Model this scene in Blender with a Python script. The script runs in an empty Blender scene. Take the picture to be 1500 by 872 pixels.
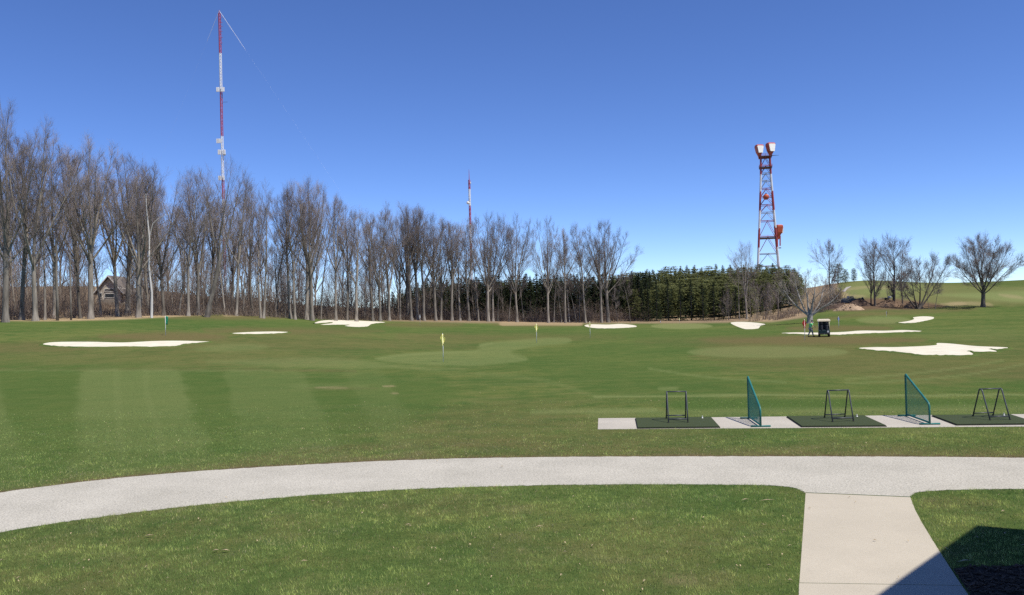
import bpy, bmesh, math, random
import numpy as np
from mathutils import Vector, Matrix
from mathutils.geometry import delaunay_2d_cdt

PI = math.pi
scene = bpy.context.scene
COL = scene.collection
RNG = np.random.default_rng(7)

# ------------------------------------------------------------------ camera
H = 4.2                     # eye height over the foreground lawn
F = 1230.0                  # focal length in pixels of the 1500 px wide photo
CX, CY = 750.0, 436.0
PITCH = math.atan(12.0 / F)
ROLL = 0.0244
_F = Vector((0, math.cos(PITCH), math.sin(PITCH)))
_U0 = Vector((0, -math.sin(PITCH), math.cos(PITCH)))
_R0 = Vector((1, 0, 0))
_R = _R0 * math.cos(ROLL) - _U0 * math.sin(ROLL)
_U = _U0 * math.cos(ROLL) + _R0 * math.sin(ROLL)
EYE = Vector((0, 0, H))
cam_d = bpy.data.cameras.new('camera')
cam = bpy.data.objects.new('camera', cam_d)
COL.objects.link(cam)
M = Matrix(((_R.x, _U.x, -_F.x, 0), (_R.y, _U.y, -_F.y, 0), (_R.z, _U.z, -_F.z, H), (0, 0, 0, 1)))
cam.matrix_world = M
cam_d.sensor_width = 36
cam_d.lens = 36 * F / 1500
cam_d.clip_start = 0.1
cam_d.clip_end = 8000
scene.camera = cam


def ray(px, py):
    return _F + _R * ((px - CX) / F) + _U * ((CY - py) / F)


def project(P):
    """numpy (n,3) -> photo pixels, depth"""
    Q = np.asarray(P, dtype=float) - np.array(EYE)
    z = Q @ np.array(_F)
    zz = np.where(np.abs(z) < 1e-3, 1e-3, z)
    return CX + F * (Q @ np.array(_R)) / zz, CY - F * (Q @ np.array(_U)) / zz, z


# ------------------------------------------------------------------ terrain
KD = [0, 55, 64, 80, 94, 110, 130, 160, 190, 220, 260, 320, 420, 700, 1500, 4000]
KP = [-400, 0, 150, 300, 450, 600, 750, 900, 1050, 1150, 1250, 1350, 1450, 1550, 1900]
KZ = [
    [0, 0, .15, 1.3, 2.8, 4.4, 5.2, 6.2, 7.8, 10, 13, 16, 18, 18, 8, 0],
    [0, 0, .12, 1.3, 2.7, 4.2, 5.0, 6.0, 7.4, 10, 13, 16, 18, 18, 8, 0],
    [0, 0, .1, 1.45, 2.2, 3.5, 4.6, 5.6, 7.0, 9.5, 13, 16, 18, 18, 8, 0],
    [0, 0, .05, .9, 1.9, 2.9, 4.1, 5.2, 6.2, 7.5, 9, 11, 12, 12, 8, 0],
    [0, 0, 0, .5, 1.0, 1.5, 2.0, 2.6, 3.4, 4, 5, 6, 7, 7, 6, 0],
    [0, 0, 0, .1, .2, .4, .6, .9, 1.3, 1.6, 2, 2.5, 3, 4, 4, 0],
    [0, 0, 0, 0, 0, .05, .1, .2, .3, .4, .6, 1, 2, 3, 3, 0],
    [0, 0, 0, 0, 0, -.1, -.2, -.4, -.6, -.5, .8, 3, 5, 5, 3, 0],
    [0, 0, 0, -.05, -.1, -.15, -.2, -.5, -.8, -.6, 1.2, 4.5, 7, 6, 3, 0],
    [0, 0, 0, -.05, -.1, -.1, .1, .1, .2, 1.4, 3.2, 5.5, 8, 7, 3, 0],
    [0, 0, 0, -.05, -.1, -.1, .3, 1.8, 4.0, 6.0, 8.7, 12.3, 12.4, 8, 3, 0],
    [0, 0, 0, -.05, -.1, -.05, .2, 1.0, 2.2, 3.8, 6.4, 9.0, 9.0, 7, 3, 0],
    [0, 0, 0, 0, -.05, 0, .3, 1.3, 2.6, 4.2, 6.4, 9.2, 9.3, 7, 3, 0],
    [0, 0, 0, 0, -.05, 0, .4, 1.4, 2.8, 4.5, 6.8, 9.8, 10, 7, 3, 0],
    [0, 0, 0, 0, 0, .1, .6, 1.8, 3.2, 5, 7.5, 11, 11, 7, 3, 0]]
KZ = np.array(KZ, float)
TU = np.linspace((-400 - 750) / F, (1900 - 750) / F, 260)
TL = np.linspace(math.log(20), math.log(4000), 320)


def _table():
    kd = np.log(np.maximum(KD, 20.0))
    kd[0] = math.log(20) - 1
    a = np.array([np.interp(TL, kd, r) for r in KZ])
    ku = (np.array(KP) - 750) / F
    b = np.array([np.interp(TU, ku, a[:, j]) for j in range(len(TL))]).T
    def blur(t, n, ax):
        p = np.pad(t, [(n, n) if i == ax else (0, 0) for i in (0, 1)], mode='edge')
        c = np.cumsum(np.insert(p, 0, 0, axis=ax), axis=ax)
        k = 2 * n + 1
        return (np.take(c, range(k, c.shape[ax]), axis=ax) - np.take(c, range(0, c.shape[ax] - k), axis=ax)) / k
    for _ in range(3):
        b = blur(b, 4, 0)
        b = blur(b, 3, 1)
    # gentle swales
    uu, ll = np.meshgrid(TU, TL, indexing='ij')
    d = np.exp(ll)
    x = uu * d
    w = np.clip((d - 50) / 40, 0, 1) * np.clip((400 - d) / 200, 0, 1)
    b = b + w * .14 * (np.sin(x * .11 + d * .05) + np.sin(x * .05 - d * .09 + 1.3))
    return b


TZ = _table()


def zt(x, y):
    """terrain height, vectorised"""
    x = np.asarray(x, float)
    y = np.asarray(y, float)
    r = np.hypot(x, y)
    umax = TU[-1] * .999
    front = (y > 0.05) & (np.abs(x) < umax * np.maximum(y, 1e-6))
    u = np.where(front, x / np.where(front, y, 1), np.sign(x) * umax)
    d = np.where(front, y, r / math.hypot(1, umax))
    l = np.log(np.clip(d, 20.0, 3990.0))
    fu = (np.clip(u, TU[0], TU[-1] - 1e-6) - TU[0]) / (TU[1] - TU[0])
    fl = (l - TL[0]) / (TL[1] - TL[0])
    i = np.clip(fu.astype(int), 0, len(TU) - 2)
    j = np.clip(fl.astype(int), 0, len(TL) - 2)
    a, c = fu - i, fl - j
    return (TZ[i, j] * (1 - a) * (1 - c) + TZ[i + 1, j] * a * (1 - c) + TZ[i, j + 1] * (1 - a) * c + TZ[i + 1, j + 1] * a * c)


def z1(x, y):
    return float(zt(np.array([x]), np.array([y]))[0])


_DS = np.concatenate([np.linspace(3, 60, 400), np.geomspace(60.2, 1500, 1200)])


def ground_at(px, py):
    r = ray(px, py)
    t = _DS / r.y
    f = H + t * r.z - zt(t * r.x, t * r.y)
    k = np.where(f <= 0)[0]
    if len(k) == 0:
        k = len(_DS) - 1
        return Vector((t[k] * r.x, t[k] * r.y, z1(t[k] * r.x, t[k] * r.y)))
    k = max(int(k[0]), 1)
    a, b = t[k - 1], t[k]
    for _ in range(24):
        m = (a + b) / 2
        if H + m * r.z - z1(m * r.x, m * r.y) > 0:
            a = m
        else:
            b = m
    return Vector((b * r.x, b * r.y, z1(b * r.x, b * r.y)))


def at_depth(px, d, py=462):
    r = ray(px, py)
    x = r.x / r.y * d
    return Vector((x, d, z1(x, d)))


# ------------------------------------------------------------------ materials
MATS = {}


def mat(name):
    m = bpy.data.materials.new(name)
    m.use_nodes = True
    nt = m.node_tree
    b = nt.nodes['Principled BSDF']
    MATS[name] = m
    return m, nt, b


def node(nt, typ, **kw):
    n = nt.nodes.new(typ)
    for k, v in kw.items():
        if k.startswith('i_'):
            n.inputs[k[2:].replace('_', ' ')].default_value = v
        else:
            setattr(n, k, v)
    return n


def ramp(nt, fac, stops):
    r = nt.nodes.new('ShaderNodeValToRGB')
    e = r.color_ramp.elements
    while len(e) < len(stops):
        e.new(.5)
    for k, (p, c) in enumerate(stops):
        e[k].position = p
        e[k].color = (*c, 1) if len(c) == 3 else c
    nt.links.new(fac, r.inputs['Fac'])
    return r.outputs['Color']


def mixc(nt, fac, a, b, blend='MIX'):
    m = nt.nodes.new('ShaderNodeMix')
    m.data_type = 'RGBA'
    m.blend_type = blend
    for sock, v in ((m.inputs['Factor'], fac), (m.inputs['A'], a), (m.inputs['B'], b)):
        if isinstance(v, (int, float)):
            sock.default_value = v
        elif isinstance(v, tuple):
            sock.default_value = (*v, 1)
        else:
            nt.links.new(v, sock)
    return m.outputs['Result']


def noise(nt, vec, scale, detail=3, rough=.55, dist=0):
    n = node(nt, 'ShaderNodeTexNoise', i_Scale=scale, i_Detail=detail, i_Roughness=rough, i_Distortion=dist)
    if vec is not None:
        nt.links.new(vec, n.inputs['Vector'])
    return n.outputs['Fac']


def coords(nt, kind='Object', scale=None):
    t = nt.nodes.new('ShaderNodeTexCoord')
    if scale is None:
        return t.outputs[kind]
    m = nt.nodes.new('ShaderNodeMapping')
    m.inputs['Scale'].default_value = scale
    nt.links.new(t.outputs[kind], m.inputs['Vector'])
    return m.outputs['Vector']


def bump(nt, b, h, strength, dist=.02):
    n = node(nt, 'ShaderNodeBump', i_Strength=strength, i_Distance=dist)
    nt.links.new(h, n.inputs['Height'])
    nt.links.new(n.outputs['Normal'], b.inputs['Normal'])


def mottled(name, c1, c2, scale=3, rough=.7, stretch=None, bmp=0, metallic=0, rand=0, bdist=.01, spec=.3):
    m, nt, b = mat(name)
    v = coords(nt, 'Object', stretch)
    f = noise(nt, v, scale, 5, .6)
    c = ramp(nt, f, [(.3, c1), (.7, c2)])
    if rand:
        oi = nt.nodes.new('ShaderNodeObjectInfo')
        mr = node(nt, 'ShaderNodeMapRange')
        nt.links.new(oi.outputs['Random'], mr.inputs['Value'])
        mr.inputs['To Min'].default_value = 1 - rand
        mr.inputs['To Max'].default_value = 1 + rand
        hs = nt.nodes.new('ShaderNodeHueSaturation')
        nt.links.new(mr.outputs['Result'], hs.inputs['Value'])
        nt.links.new(c, hs.inputs['Color'])
        c = hs.outputs['Color']
    nt.links.new(c, b.inputs['Base Color'])
    b.inputs['Roughness'].default_value = rough
    b.inputs['Metallic'].default_value = metallic
    b.inputs['Specular IOR Level'].default_value = spec
    if bmp:
        bump(nt, b, f, bmp, bdist)
    return m


def attr(nt, name):
    a = nt.nodes.new('ShaderNodeAttribute')
    a.attribute_name = name
    return a.outputs['Fac']


def math_n(nt, op, a, b):
    n = nt.nodes.new('ShaderNodeMath')
    n.operation = op
    for s, v in ((n.inputs[0], a), (n.inputs[1], b)):
        if isinstance(v, (int, float)):
            s.default_value = v
        else:
            nt.links.new(v, s)
    return n.outputs[0]


LUSH = (.060, .104, .028)
OLIVE = (.118, .142, .042)
PALE = (.178, .208, .080)
DRY = (.132, .106, .049)
GREEN = (.064, .112, .032)
STRAW = (.30, .25, .13)
LITTER = (.26, .19, .125)
TAN = (.40, .29, .17)


def ground_material():
    m, nt, b = mat('turf')
    v = coords(nt, 'Object')
    big = noise(nt, v, .09, 4, .6)
    mid = noise(nt, v, .8, 5, .65)
    fine = noise(nt, v, 9, 5, .7)
    hair = noise(nt, v, 55, 3, .7)
    k = math_n(nt, 'ADD', math_n(nt, 'MULTIPLY', big, .5), math_n(nt, 'MULTIPLY', mid, .5))
    c = ramp(nt, k, [(.42, LUSH), (.58, OLIVE)])
    streak = noise(nt, coords(nt, 'Object', (.35, 1.0, 1.0)), .55, 6, .75, .4)
    c = mixc(nt, ramp(nt, streak, [(.34, (.5, .5, .5)), (.48, (0, 0, 0))]), c, (.046, .080, .020))
    c = mixc(nt, ramp(nt, streak, [(.53, (0, 0, 0)), (.68, (.55, .55, .55))]), c, (.150, .158, .062))
    dryf = math_n(nt, 'ADD', attr(nt, 'dry'), math_n(nt, 'MULTIPLY', math_n(nt, 'SUBTRACT', mid, .5), .8))
    cl = node(nt, 'ShaderNodeClamp')
    nt.links.new(dryf, cl.inputs[0])
    c = mixc(nt, cl.outputs[0], c, DRY)
    c = mixc(nt, attr(nt, 'lush'), c, mixc(nt, fine, (.042, .086, .019), (.082, .130, .036)))
    c = mixc(nt, attr(nt, 'pale'), c, PALE)
    # clumps and straw flecks
    c = mixc(nt, ramp(nt, fine, [(.38, (.30, .30, .30)), (.58, (0, 0, 0))]), c, (.040, .062, .018))
    c = mixc(nt, ramp(nt, fine, [(.60, (0, 0, 0)), (.80, (.45, .45, .45))]), c, STRAW)
    c = mixc(nt, ramp(nt, hair, [(.45, (0, 0, 0)), (.75, (.5, .5, .5))]), c, mixc(nt, .5, c, PALE))
    litc = ramp(nt, noise(nt, v, 1.6, 6, .75), [(.3, (.10, .07, .045)), (.5, LITTER), (.72, (.30, .225, .14))])
    c = mixc(nt, attr(nt, 'litter'), c, litc)
    tanc = ramp(nt, noise(nt, v, 2.5, 5, .7), [(.3, (.27, .19, .11)), (.7, (.46, .35, .22))])
    c = mixc(nt, attr(nt, 'tan'), c, tanc)
    dirt = ramp(nt, noise(nt, v, 1.2, 5, .7), [(.3, (.07, .045, .032)), (.7, (.17, .11, .075))])
    c = mixc(nt, attr(nt, 'soil'), c, dirt)
    nt.links.new(c, b.inputs['Base Color'])
    b.inputs['Roughness'].default_value = 1
    b.inputs['Specular IOR Level'].default_value = 0
    h = math_n(nt, 'ADD', math_n(nt, 'MULTIPLY', fine, 1.0), math_n(nt, 'MULTIPLY', hair, .5))
    bump(nt, b, h, .8, .05)
    return m


def blade_material():
    m, nt, b = mat('grass_blade')
    a = nt.nodes.new('ShaderNodeAttribute')
    a.attribute_name = 'tint'
    nt.links.new(a.outputs['Color'], b.inputs['Base Color'])
    b.inputs['Roughness'].default_value = .6
    b.inputs['Specular IOR Level'].default_value = .2
    tl = nt.nodes.new('ShaderNodeBsdfTranslucent')
    nt.links.new(a.outputs['Color'], tl.inputs['Color'])
    mx = nt.nodes.new('ShaderNodeMixShader')
    mx.inputs[0].default_value = .5
    nt.links.new(b.outputs[0], mx.inputs[1])
    nt.links.new(tl.outputs[0], mx.inputs[2])
    nt.links.new(mx.outputs[0], nt.nodes['Material Output'].inputs['Surface'])
    return m


def paving_material(name, c1, c2, grain, speck, joint=False):
    m, nt, b = mat(name)
    v = coords(nt, 'Object')
    blot = noise(nt, v, .55, 5, .6)
    c = ramp(nt, blot, [(.3, c1), (.7, c2)])
    g = noise(nt, v, grain, 3, .8)
    c = mixc(nt, ramp(nt, g, [(.36, (speck,) * 3), (.5, (0, 0, 0))]), c, tuple(x * .45 for x in c1))
    c = mixc(nt, ramp(nt, g, [(.55, (0, 0, 0)), (.68, (speck,) * 3)]), c, tuple(min(1, x * 1.35) for x in c2))
    st = noise(nt, v, 2.3, 6, .75, .6)
    c = mixc(nt, ramp(nt, st, [(.62, (0, 0, 0)), (.78, (.35, .35, .35))]), c, tuple(x * .6 for x in c1))
    nt.links.new(c, b.inputs['Base Color'])
    b.inputs['Roughness'].default_value = .9
    b.inputs['Specular IOR Level'].default_value = .2
    bump(nt, b, g, .5, .01)
    return m


def plain(name, c, rough=.5, metallic=0, spec=.4):
    return mottled(name, tuple(x * .85 for x in c), tuple(min(1, x * 1.12) for x in c), 4, rough, None, .1, metallic, 0, .004, spec)


ground_material()
blade_material()
paving_material('asphalt_grey', (.36, .342, .288), (.46, .436, .372), 26, .66)
paving_material('concrete', (.405, .366, .29), (.465, .42, .335), 60, .25)
paving_material('pad_concrete', (.36, .335, .285), (.46, .425, .365), 30, .3)
mottled('sand', (.54, .50, .395), (.66, .62, .50), .7, .95, None, .5, 0, 0, .08, .1)
mottled('bark', (.105, .092, .076), (.32, .285, .24), 3.0, .9, (1, 1, .18), .6, 0, .38, .05, .15)
mottled('bark_pale', (.42, .40, .37), (.66, .63, .59), 2.0, .9, (1, 1, .2), .4, 0, 0, .03, .15)
mottled('bark_grey', (.20, .18, .155), (.40, .37, .33), 3.0, .9, (1, 1, .18), .6, 0, 0, .05, .15)
mottled('bark_dark', (.06, .05, .042), (.17, .145, .12), 3.0, .9, (1, 1, .2), .6, 0, .15, .05, .15)
mottled('limb', (.095, .080, .068), (.21, .18, .153), 2.0, .9, None, 0, 0, .2, .02, .1)
mottled('twig', (.17, .140, .126), (.30, .252, .23), 1.2, .95, None, 0, 0, .25, .02, .1)
mottled('twig_dark', (.06, .048, .042), (.105, .085, .075), 1.2, .95, None, 0, 0, .2, .02, .1)
mottled('twig_pale', (.22, .19, .165), (.38, .34, .30), 1.2, .95, None, 0, 0, .2, .02, .1)
mottled('spruce_needles', (.016, .026, .014), (.055, .070, .034), 1.1, .9, None, 0, 0, .35, .02, .1)
mottled('pine_needles', (.115, .135, .050), (.20, .205, .085), .9, .9, None, 0, 0, .28, .02, .1)
mottled('brush', (.125, .096, .076), (.28, .22, .175), .5, .95, None, 0, 0, 0, .02, .1)
mottled('straw_brush', (.22, .165, .12), (.40, .31, .22), .6, .95, None, 0, 0, 0, .02, .1)
mottled('mulch', (.025, .018, .014), (.075, .05, .036), 9, .95, None, .8, 0, 0, .03, .1)
mottled('mulch_chip', (.04, .028, .02), (.15, .10, .07), 5, .95, None, 0, 0, 0, .03, .1)
mottled('earth', (.10, .068, .048), (.22, .15, .10), 1.4, .95, None, .8, 0, 0, .2, .1)
mottled('earth_tan', (.27, .19, .125), (.42, .31, .21), 1.2, .95, None, .7, 0, 0, .2, .1)
mottled('earth_dark', (.045, .032, .026), (.12, .082, .062), 1.4, .95, None, .8, 0, 0, .2, .1)
mottled('mat_turf', (.034, .046, .022), (.058, .074, .036), 30, .95, None, .5, 0, 0, .01, .1)
plain('rubber', (.02, .02, .02), .8)
plain('steel_grey', (.055, .06, .07), .45, 0, .5)
plain('teal_pipe', (.02, .15, .135), .45)
plain('teal_net', (.02, .13, .11), .8)
plain('white_paint', (.80, .80, .78), .5)
plain('flag_yellow', (.88, .82, .20), .7)
plain('flag_green', (.01, .22, .12), .7)
plain('flag_red', (.62, .04, .035), .7)
plain('flag_blue', (.03, .16, .55), .7)
plain('flag_white', (.82, .82, .80), .7)
plain('flag_black', (.015, .015, .018), .7)
plain('tower_red', (.34, .055, .05), .5)
plain('mast_red', (.36, .045, .075), .5)
plain('tower_white', (.72, .72, .72), .5)
plain('tower_grey', (.33, .34, .35), .5)
plain('tower_dark', (.05, .035, .035), .6)
plain('tower_orange', (.45, .085, .04), .5)
plain('horn_white', (.88, .86, .80), .5)
plain('cart_cream', (.72, .62, .44), .4)
plain('cart_dark', (.012, .03, .034), .35)
plain('seat_black', (.015, .015, .017), .6)
plain('cart_bag', (.02, .022, .03), .7)
plain('tyre', (.015, .015, .015), .85)
plain('skin', (.55, .34, .25), .6)
plain('shirt_green', (.20, .78, .30), .8)
plain('trouser_grey', (.34, .36, .36), .85)
plain('hair_dark', (.03, .022, .018), .7)
plain('shoe_dark', (.03, .03, .03), .6)
plain('house_siding', (.48, .43, .36), .8)
plain('house_trim', (.62, .60, .56), .6)
plain('house_roof', (.17, .148, .13), .9)
plain('house_stone', (.22, .19, .16), .9)
plain('digger_blue', (.015, .022, .035), .4)
plain('digger_yellow', (.55, .32, .03), .5)
plain('leaf_tan', (.42, .33, .2), .8)
plain('wall_dark_brown', (.16, .13, .10), .8)  # clubhouse wall, kept dark to cut bounce light into the corner shade
plain('shingle_brown', (.09, .075, .065), .9)
plain('path_gravel', (.34, .31, .28), .95)
mg, ntg, bg = mat('window_glass')
bg.inputs['Base Color'].default_value = (.03, .035, .04, 1)
bg.inputs['Roughness'].default_value = .15


# ------------------------------------------------------------------ mesh builder
class MB:
    def __init__(self):
        self.v, self.f, self.m = [], [], []

    def add(self, vs, fs, mi=0):
        o = len(self.v)
        self.v.extend(tuple(p) for p in vs)
        self.f.extend(tuple(i + o for i in q) for q in fs)
        self.m.extend([mi] * len(fs))
        return self

    def box(self, lo, hi, mi=0, rot=None, org=None):
        x0, y0, z0 = lo
        x1, y1, z1_ = hi
        vs = [Vector(p) for p in ((x0, y0, z0), (x1, y0, z0), (x1, y1, z0), (x0, y1, z0), (x0, y0, z1_), (x1, y0, z1_), (x1, y1, z1_), (x0, y1, z1_))]
        if rot is not None:
            vs = [rot @ p for p in vs]
        if org is not None:
            vs = [p + Vector(org) for p in vs]
        return self.add(vs, [(0, 3, 2, 1), (4, 5, 6, 7), (0, 1, 5, 4), (1, 2, 6, 5), (2, 3, 7, 6), (3, 0, 4, 7)], mi)

    def bbox(self, lo, hi, c=.03, mi=0):
        """box with chamfered vertical and top edges"""
        x0, y0, z0 = lo
        x1, y1, zt_ = hi
        def ring(i, z):
            return [(x0 + i + c, y0 + i, z), (x1 - i - c, y0 + i, z), (x1 - i, y0 + i + c, z), (x1 - i, y1 - i - c, z),
                    (x1 - i - c, y1 - i, z), (x0 + i + c, y1 - i, z), (x0 + i, y1 - i - c, z), (x0 + i, y0 + i + c, z)]
        vs = ring(c, z0) + ring(0, z0 + c) + ring(0, zt_ - c) + ring(c, zt_)
        fs = [tuple(range(7, -1, -1)), tuple(range(24, 32))]
        for k in range(3):
            for i in range(8):
                j = (i + 1) % 8
                fs.append((8 * k + i, 8 * k + j, 8 * k + 8 + j, 8 * k + 8 + i))
        return self.add(vs, fs, mi)

    def tube(self, pts, radii, n=6, mi=0, cap=True):
        pts = [Vector(p) for p in pts]
        if isinstance(radii, (int, float)):
            radii = [radii] * len(pts)
        vs, fs = [], []
        ref = None
        for i, p in enumerate(pts):
            a = pts[max(i - 1, 0)]
            b = pts[min(i + 1, len(pts) - 1)]
            t = (b - a)
            t = t.normalized() if t.length > 1e-9 else Vector((0, 0, 1))
            if ref is None:
                ref = Vector((1, 0, 0)) if abs(t.x) < .8 else Vector((0, 1, 0))
            x = (ref - t * ref.dot(t))
            x = x.normalized() if x.length > 1e-6 else t.orthogonal().normalized()
            ref = x
            y = t.cross(x)
            for k in range(n):
                w = 2 * PI * k / n
                vs.append(p + (x * math.cos(w) + y * math.sin(w)) * radii[i])
        for i in range(len(pts) - 1):
            for k in range(n):
                j = (k + 1) % n
                fs.append((i * n + k, i * n + j, i * n + n + j, i * n + n + k))
        if cap:
            fs.append(tuple(range(n - 1, -1, -1)))
            fs.append(tuple(range((len(pts) - 1) * n, len(pts) * n)))
        return self.add(vs, fs, mi)

    def spike(self, p, q, r, mi=0):
        """thin three-sided cone: a twig"""
        t = (q - p)
        x = t.orthogonal().normalized() * r
        y = t.normalized().cross(x)
        self.add([p + x, p - x * .5 + y * .87, p - x * .5 - y * .87, q], [(0, 1, 3), (1, 2, 3), (2, 0, 3)], mi)

    def lathe(self, prof, n=12, org=(0, 0, 0), axis='z', mi=0):
        vs, fs = [], []
        for r, h in prof:
            for k in range(n):
                w = 2 * PI * k / n
                c, s = r * math.cos(w), r * math.sin(w)
                p = (c, s, h) if axis == 'z' else ((h, c, s) if axis == 'x' else (s, h, c))
                vs.append(Vector(p) + Vector(org))
        for i in range(len(prof) - 1):
            for k in range(n):
                j = (k + 1) % n
                fs.append((i * n + k, i * n + j, i * n + n + j, i * n + n + k))
        fs.append(tuple(range(n - 1, -1, -1)))
        fs.append(tuple(range((len(prof) - 1) * n, len(prof) * n)))
        return self.add(vs, fs, mi)

    def prism(self, poly, thick, mi=0):
        """poly: list of Vector (planar), extruded by vector thick"""
        n = len(poly)
        t = Vector(thick)
        vs = [Vector(p) for p in poly] + [Vector(p) + t for p in poly]
        fs = [tuple(range(n - 1, -1, -1)), tuple(range(n, 2 * n))]
        fs += [(i, (i + 1) % n, n + (i + 1) % n, n + i) for i in range(n)]
        return self.add(vs, fs, mi)

    def mesh(self, name, mats, smooth=False):
        me = bpy.data.meshes.new(name)
        me.from_pydata(self.v, [], self.f)
        for x in mats:
            me.materials.append(MATS[x])
        if len(mats) > 1:
            me.polygons.foreach_set('material_index', self.m)
        if smooth:
            me.polygons.foreach_set('use_smooth', [True] * len(me.polygons))
        me.update()
        return me

    def build(self, name, mats, parent=None, smooth=False):
        if isinstance(mats, str):
            mats = [mats]
        o = bpy.data.objects.new(name, self.mesh(name, mats, smooth))
        COL.objects.link(o)
        o.parent = parent
        return o


def tag(o, label=None, cat=None, group=None, kind=None):
    for k, v in (('label', label), ('category', cat), ('group', group), ('kind', kind)):
        if v:
            o[k] = v
    return o


def thing(name, label, cat, loc=(0, 0, 0), rz=0, group=None, scale=None):
    o = bpy.data.objects.new(name, None)
    COL.objects.link(o)
    o.empty_display_size = .2
    o.location = loc
    o.rotation_euler = (0, 0, rz)
    if scale is not None:
        o.scale = scale if hasattr(scale, '__len__') else (scale,) * 3
    return tag(o, label, cat, group)


def link_part(name, me, parent):
    o = bpy.data.objects.new(name, me)
    COL.objects.link(o)
    o.parent = parent
    return o


# ------------------------------------------------------------------ pixel outlines -> ground sheets
def smooth_poly(pts, n=6, closed=True):
    P = np.array(pts, float)
    out = []
    N = len(P)
    for i in range(N if closed else N - 1):
        p0, p1, p2, p3 = (P[(i - 1) % N], P[i], P[(i + 1) % N], P[(i + 2) % N]) if closed else (P[max(i - 1, 0)], P[i], P[i + 1], P[min(i + 2, N - 1)])
        for k in range(n):
            t = k / n
            out.append(.5 * ((2 * p1) + (-p0 + p2) * t + (2 * p0 - 5 * p1 + 4 * p2 - p3) * t * t + (-p0 + 3 * p1 - 3 * p2 + p3) * t ** 3))
    if not closed:
        out.append(P[-1])
    return np.array(out)


def inside(poly, x, y):
    poly = np.asarray(poly, float)
    c = np.zeros(np.shape(x), bool)
    n = len(poly)
    for i in range(n):
        x0, y0 = poly[i]
        x1, y1 = poly[(i + 1) % n]
        if y0 == y1:
            continue
        t = ((y0 > y) != (y1 > y)) & (x < (x1 - x0) * (y - y0) / (y1 - y0) + x0)
        c ^= t
    return c


def edge_dist(poly, x, y, closed=True):
    poly = np.asarray(poly, float)
    best = np.full(np.shape(x), 1e9)
    n = len(poly)
    for i in range(n if closed else n - 1):
        a, b = poly[i], poly[(i + 1) % n]
        d = b - a
        L = max(float(d @ d), 1e-9)
        t = np.clip(((x - a[0]) * d[0] + (y - a[1]) * d[1]) / L, 0, 1)
        best = np.minimum(best, np.hypot(x - a[0] - t * d[0], y - a[1] - t * d[1]))
    return best


def sheet(name, world_poly, material, dz, step, parent=None, skirt=0.0, dish=0.0, jag=0.0):
    """a surface lying on the terrain inside a closed outline of world (x, y) points"""
    P = np.array([(p[0], p[1]) for p in world_poly], float)
    if jag:
        P = P + RNG.normal(0, jag, P.shape)
    lo, hi = P.min(0), P.max(0)
    gx, gy = np.meshgrid(np.arange(lo[0], hi[0], step), np.arange(lo[1], hi[1], step))
    gx, gy = gx.ravel() + step * .3, gy.ravel() + step * .3
    k = inside(P, gx, gy)
    gx, gy = gx[k], gy[k]
    if len(gx):
        k = edge_dist(P, gx, gy) > step * .35
        gx, gy = gx[k], gy[k]
    n = len(P)
    pts = [Vector(p) for p in P] + [Vector((a, b)) for a, b in zip(gx, gy)]
    edges = [(i, (i + 1) % n) for i in range(n)]
    vs, _e, fs, *_ = delaunay_2d_cdt(pts, edges, [], 1, 1e-5)
    A = np.array([(v.x, v.y) for v in vs])
    z = zt(A[:, 0], A[:, 1]) + dz
    if dish:
        e = edge_dist(P, A[:, 0], A[:, 1])
        z = z - dish * np.clip(e / 1.5, 0, 1)
    mb = MB()
    mb.add([(a[0], a[1], c) for a, c in zip(A, z)], [tuple(f) for f in fs])
    if skirt:
        zz = zt(P[:, 0], P[:, 1])
        top = [(p[0], p[1], c + dz) for p, c in zip(P, zz)]
        bot = [(p[0], p[1], c - skirt) for p, c in zip(P, zz)]
        mb.add(top + bot, [(i, n + i, n + (i + 1) % n, (i + 1) % n) for i in range(n)])
    o = mb.build(name, material, parent)
    bm = bmesh.new()
    bm.from_mesh(o.data)
    bmesh.ops.remove_doubles(bm, verts=bm.verts, dist=1e-4)
    for f in bm.faces:
        if f.normal.z < -.2:
            f.normal_flip()
    bm.to_mesh(o.data)
    bm.free()
    return o


def to_world(px_poly):
    return [ground_at(a, b) for a, b in px_poly]


PATH_FAR = [(-700, 862), (-400, 795), (-150, 745), (0, 722), (150, 703), (300, 690), (450, 681), (620, 673.5), (800, 670), (1000, 669), (1200, 669), (1350, 669.5), (1500, 671), (1750, 676), (2050, 684)]
PATH_NEAR_L = [(-700, 985), (-400, 886), (-150, 813), (0, 780), (150, 757), (300, 739), (450, 726), (600, 717), (750, 712), (900, 710), (1050, 710), (1130, 711.5), (1163, 715), (1180, 722)]
PATH_NEAR_R = [(1333, 728), (1347, 721), (1400, 718), (1500, 717), (1750, 721), (2050, 729)]
PATH_PX = list(smooth_poly(PATH_FAR, 20, False)) + list(smooth_poly(PATH_NEAR_R, 16, False)[::-1]) + list(smooth_poly(PATH_NEAR_L, 20, False)[::-1])
WALK_PX = [(1180, 722), (1333, 728), (1341, 748), (1352, 768), (1372, 802), (1395, 836), (1416, 868), (1470, 960), (1600, 1200), (1162, 1200), (1167, 960), (1170, 868), (1174, 800)]
BED_PX = [(1396, 834), (1420, 830), (1460, 831), (1500, 828), (1700, 830), (1900, 832), (1900, 1200), (1604, 1200), (1474, 960), (1419, 868)]
PAD_PX = [(876, 613), (1000, 612), (1250, 609.5), (1500, 607), (1900, 602), (1900, 619), (1500, 625), (1250, 626.8), (1050, 628), (875, 629.3)]
MATS_PX = [[(930.4, 614.2), (1042, 612.8), (1055, 627.3), (933.5, 628.6)], [(1152, 611.8), (1266, 610.6), (1299, 625.6), (1174, 626.6)], [(1364.5, 610.4), (1480, 609), (1524, 622.6), (1400.8, 624)]]

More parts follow.
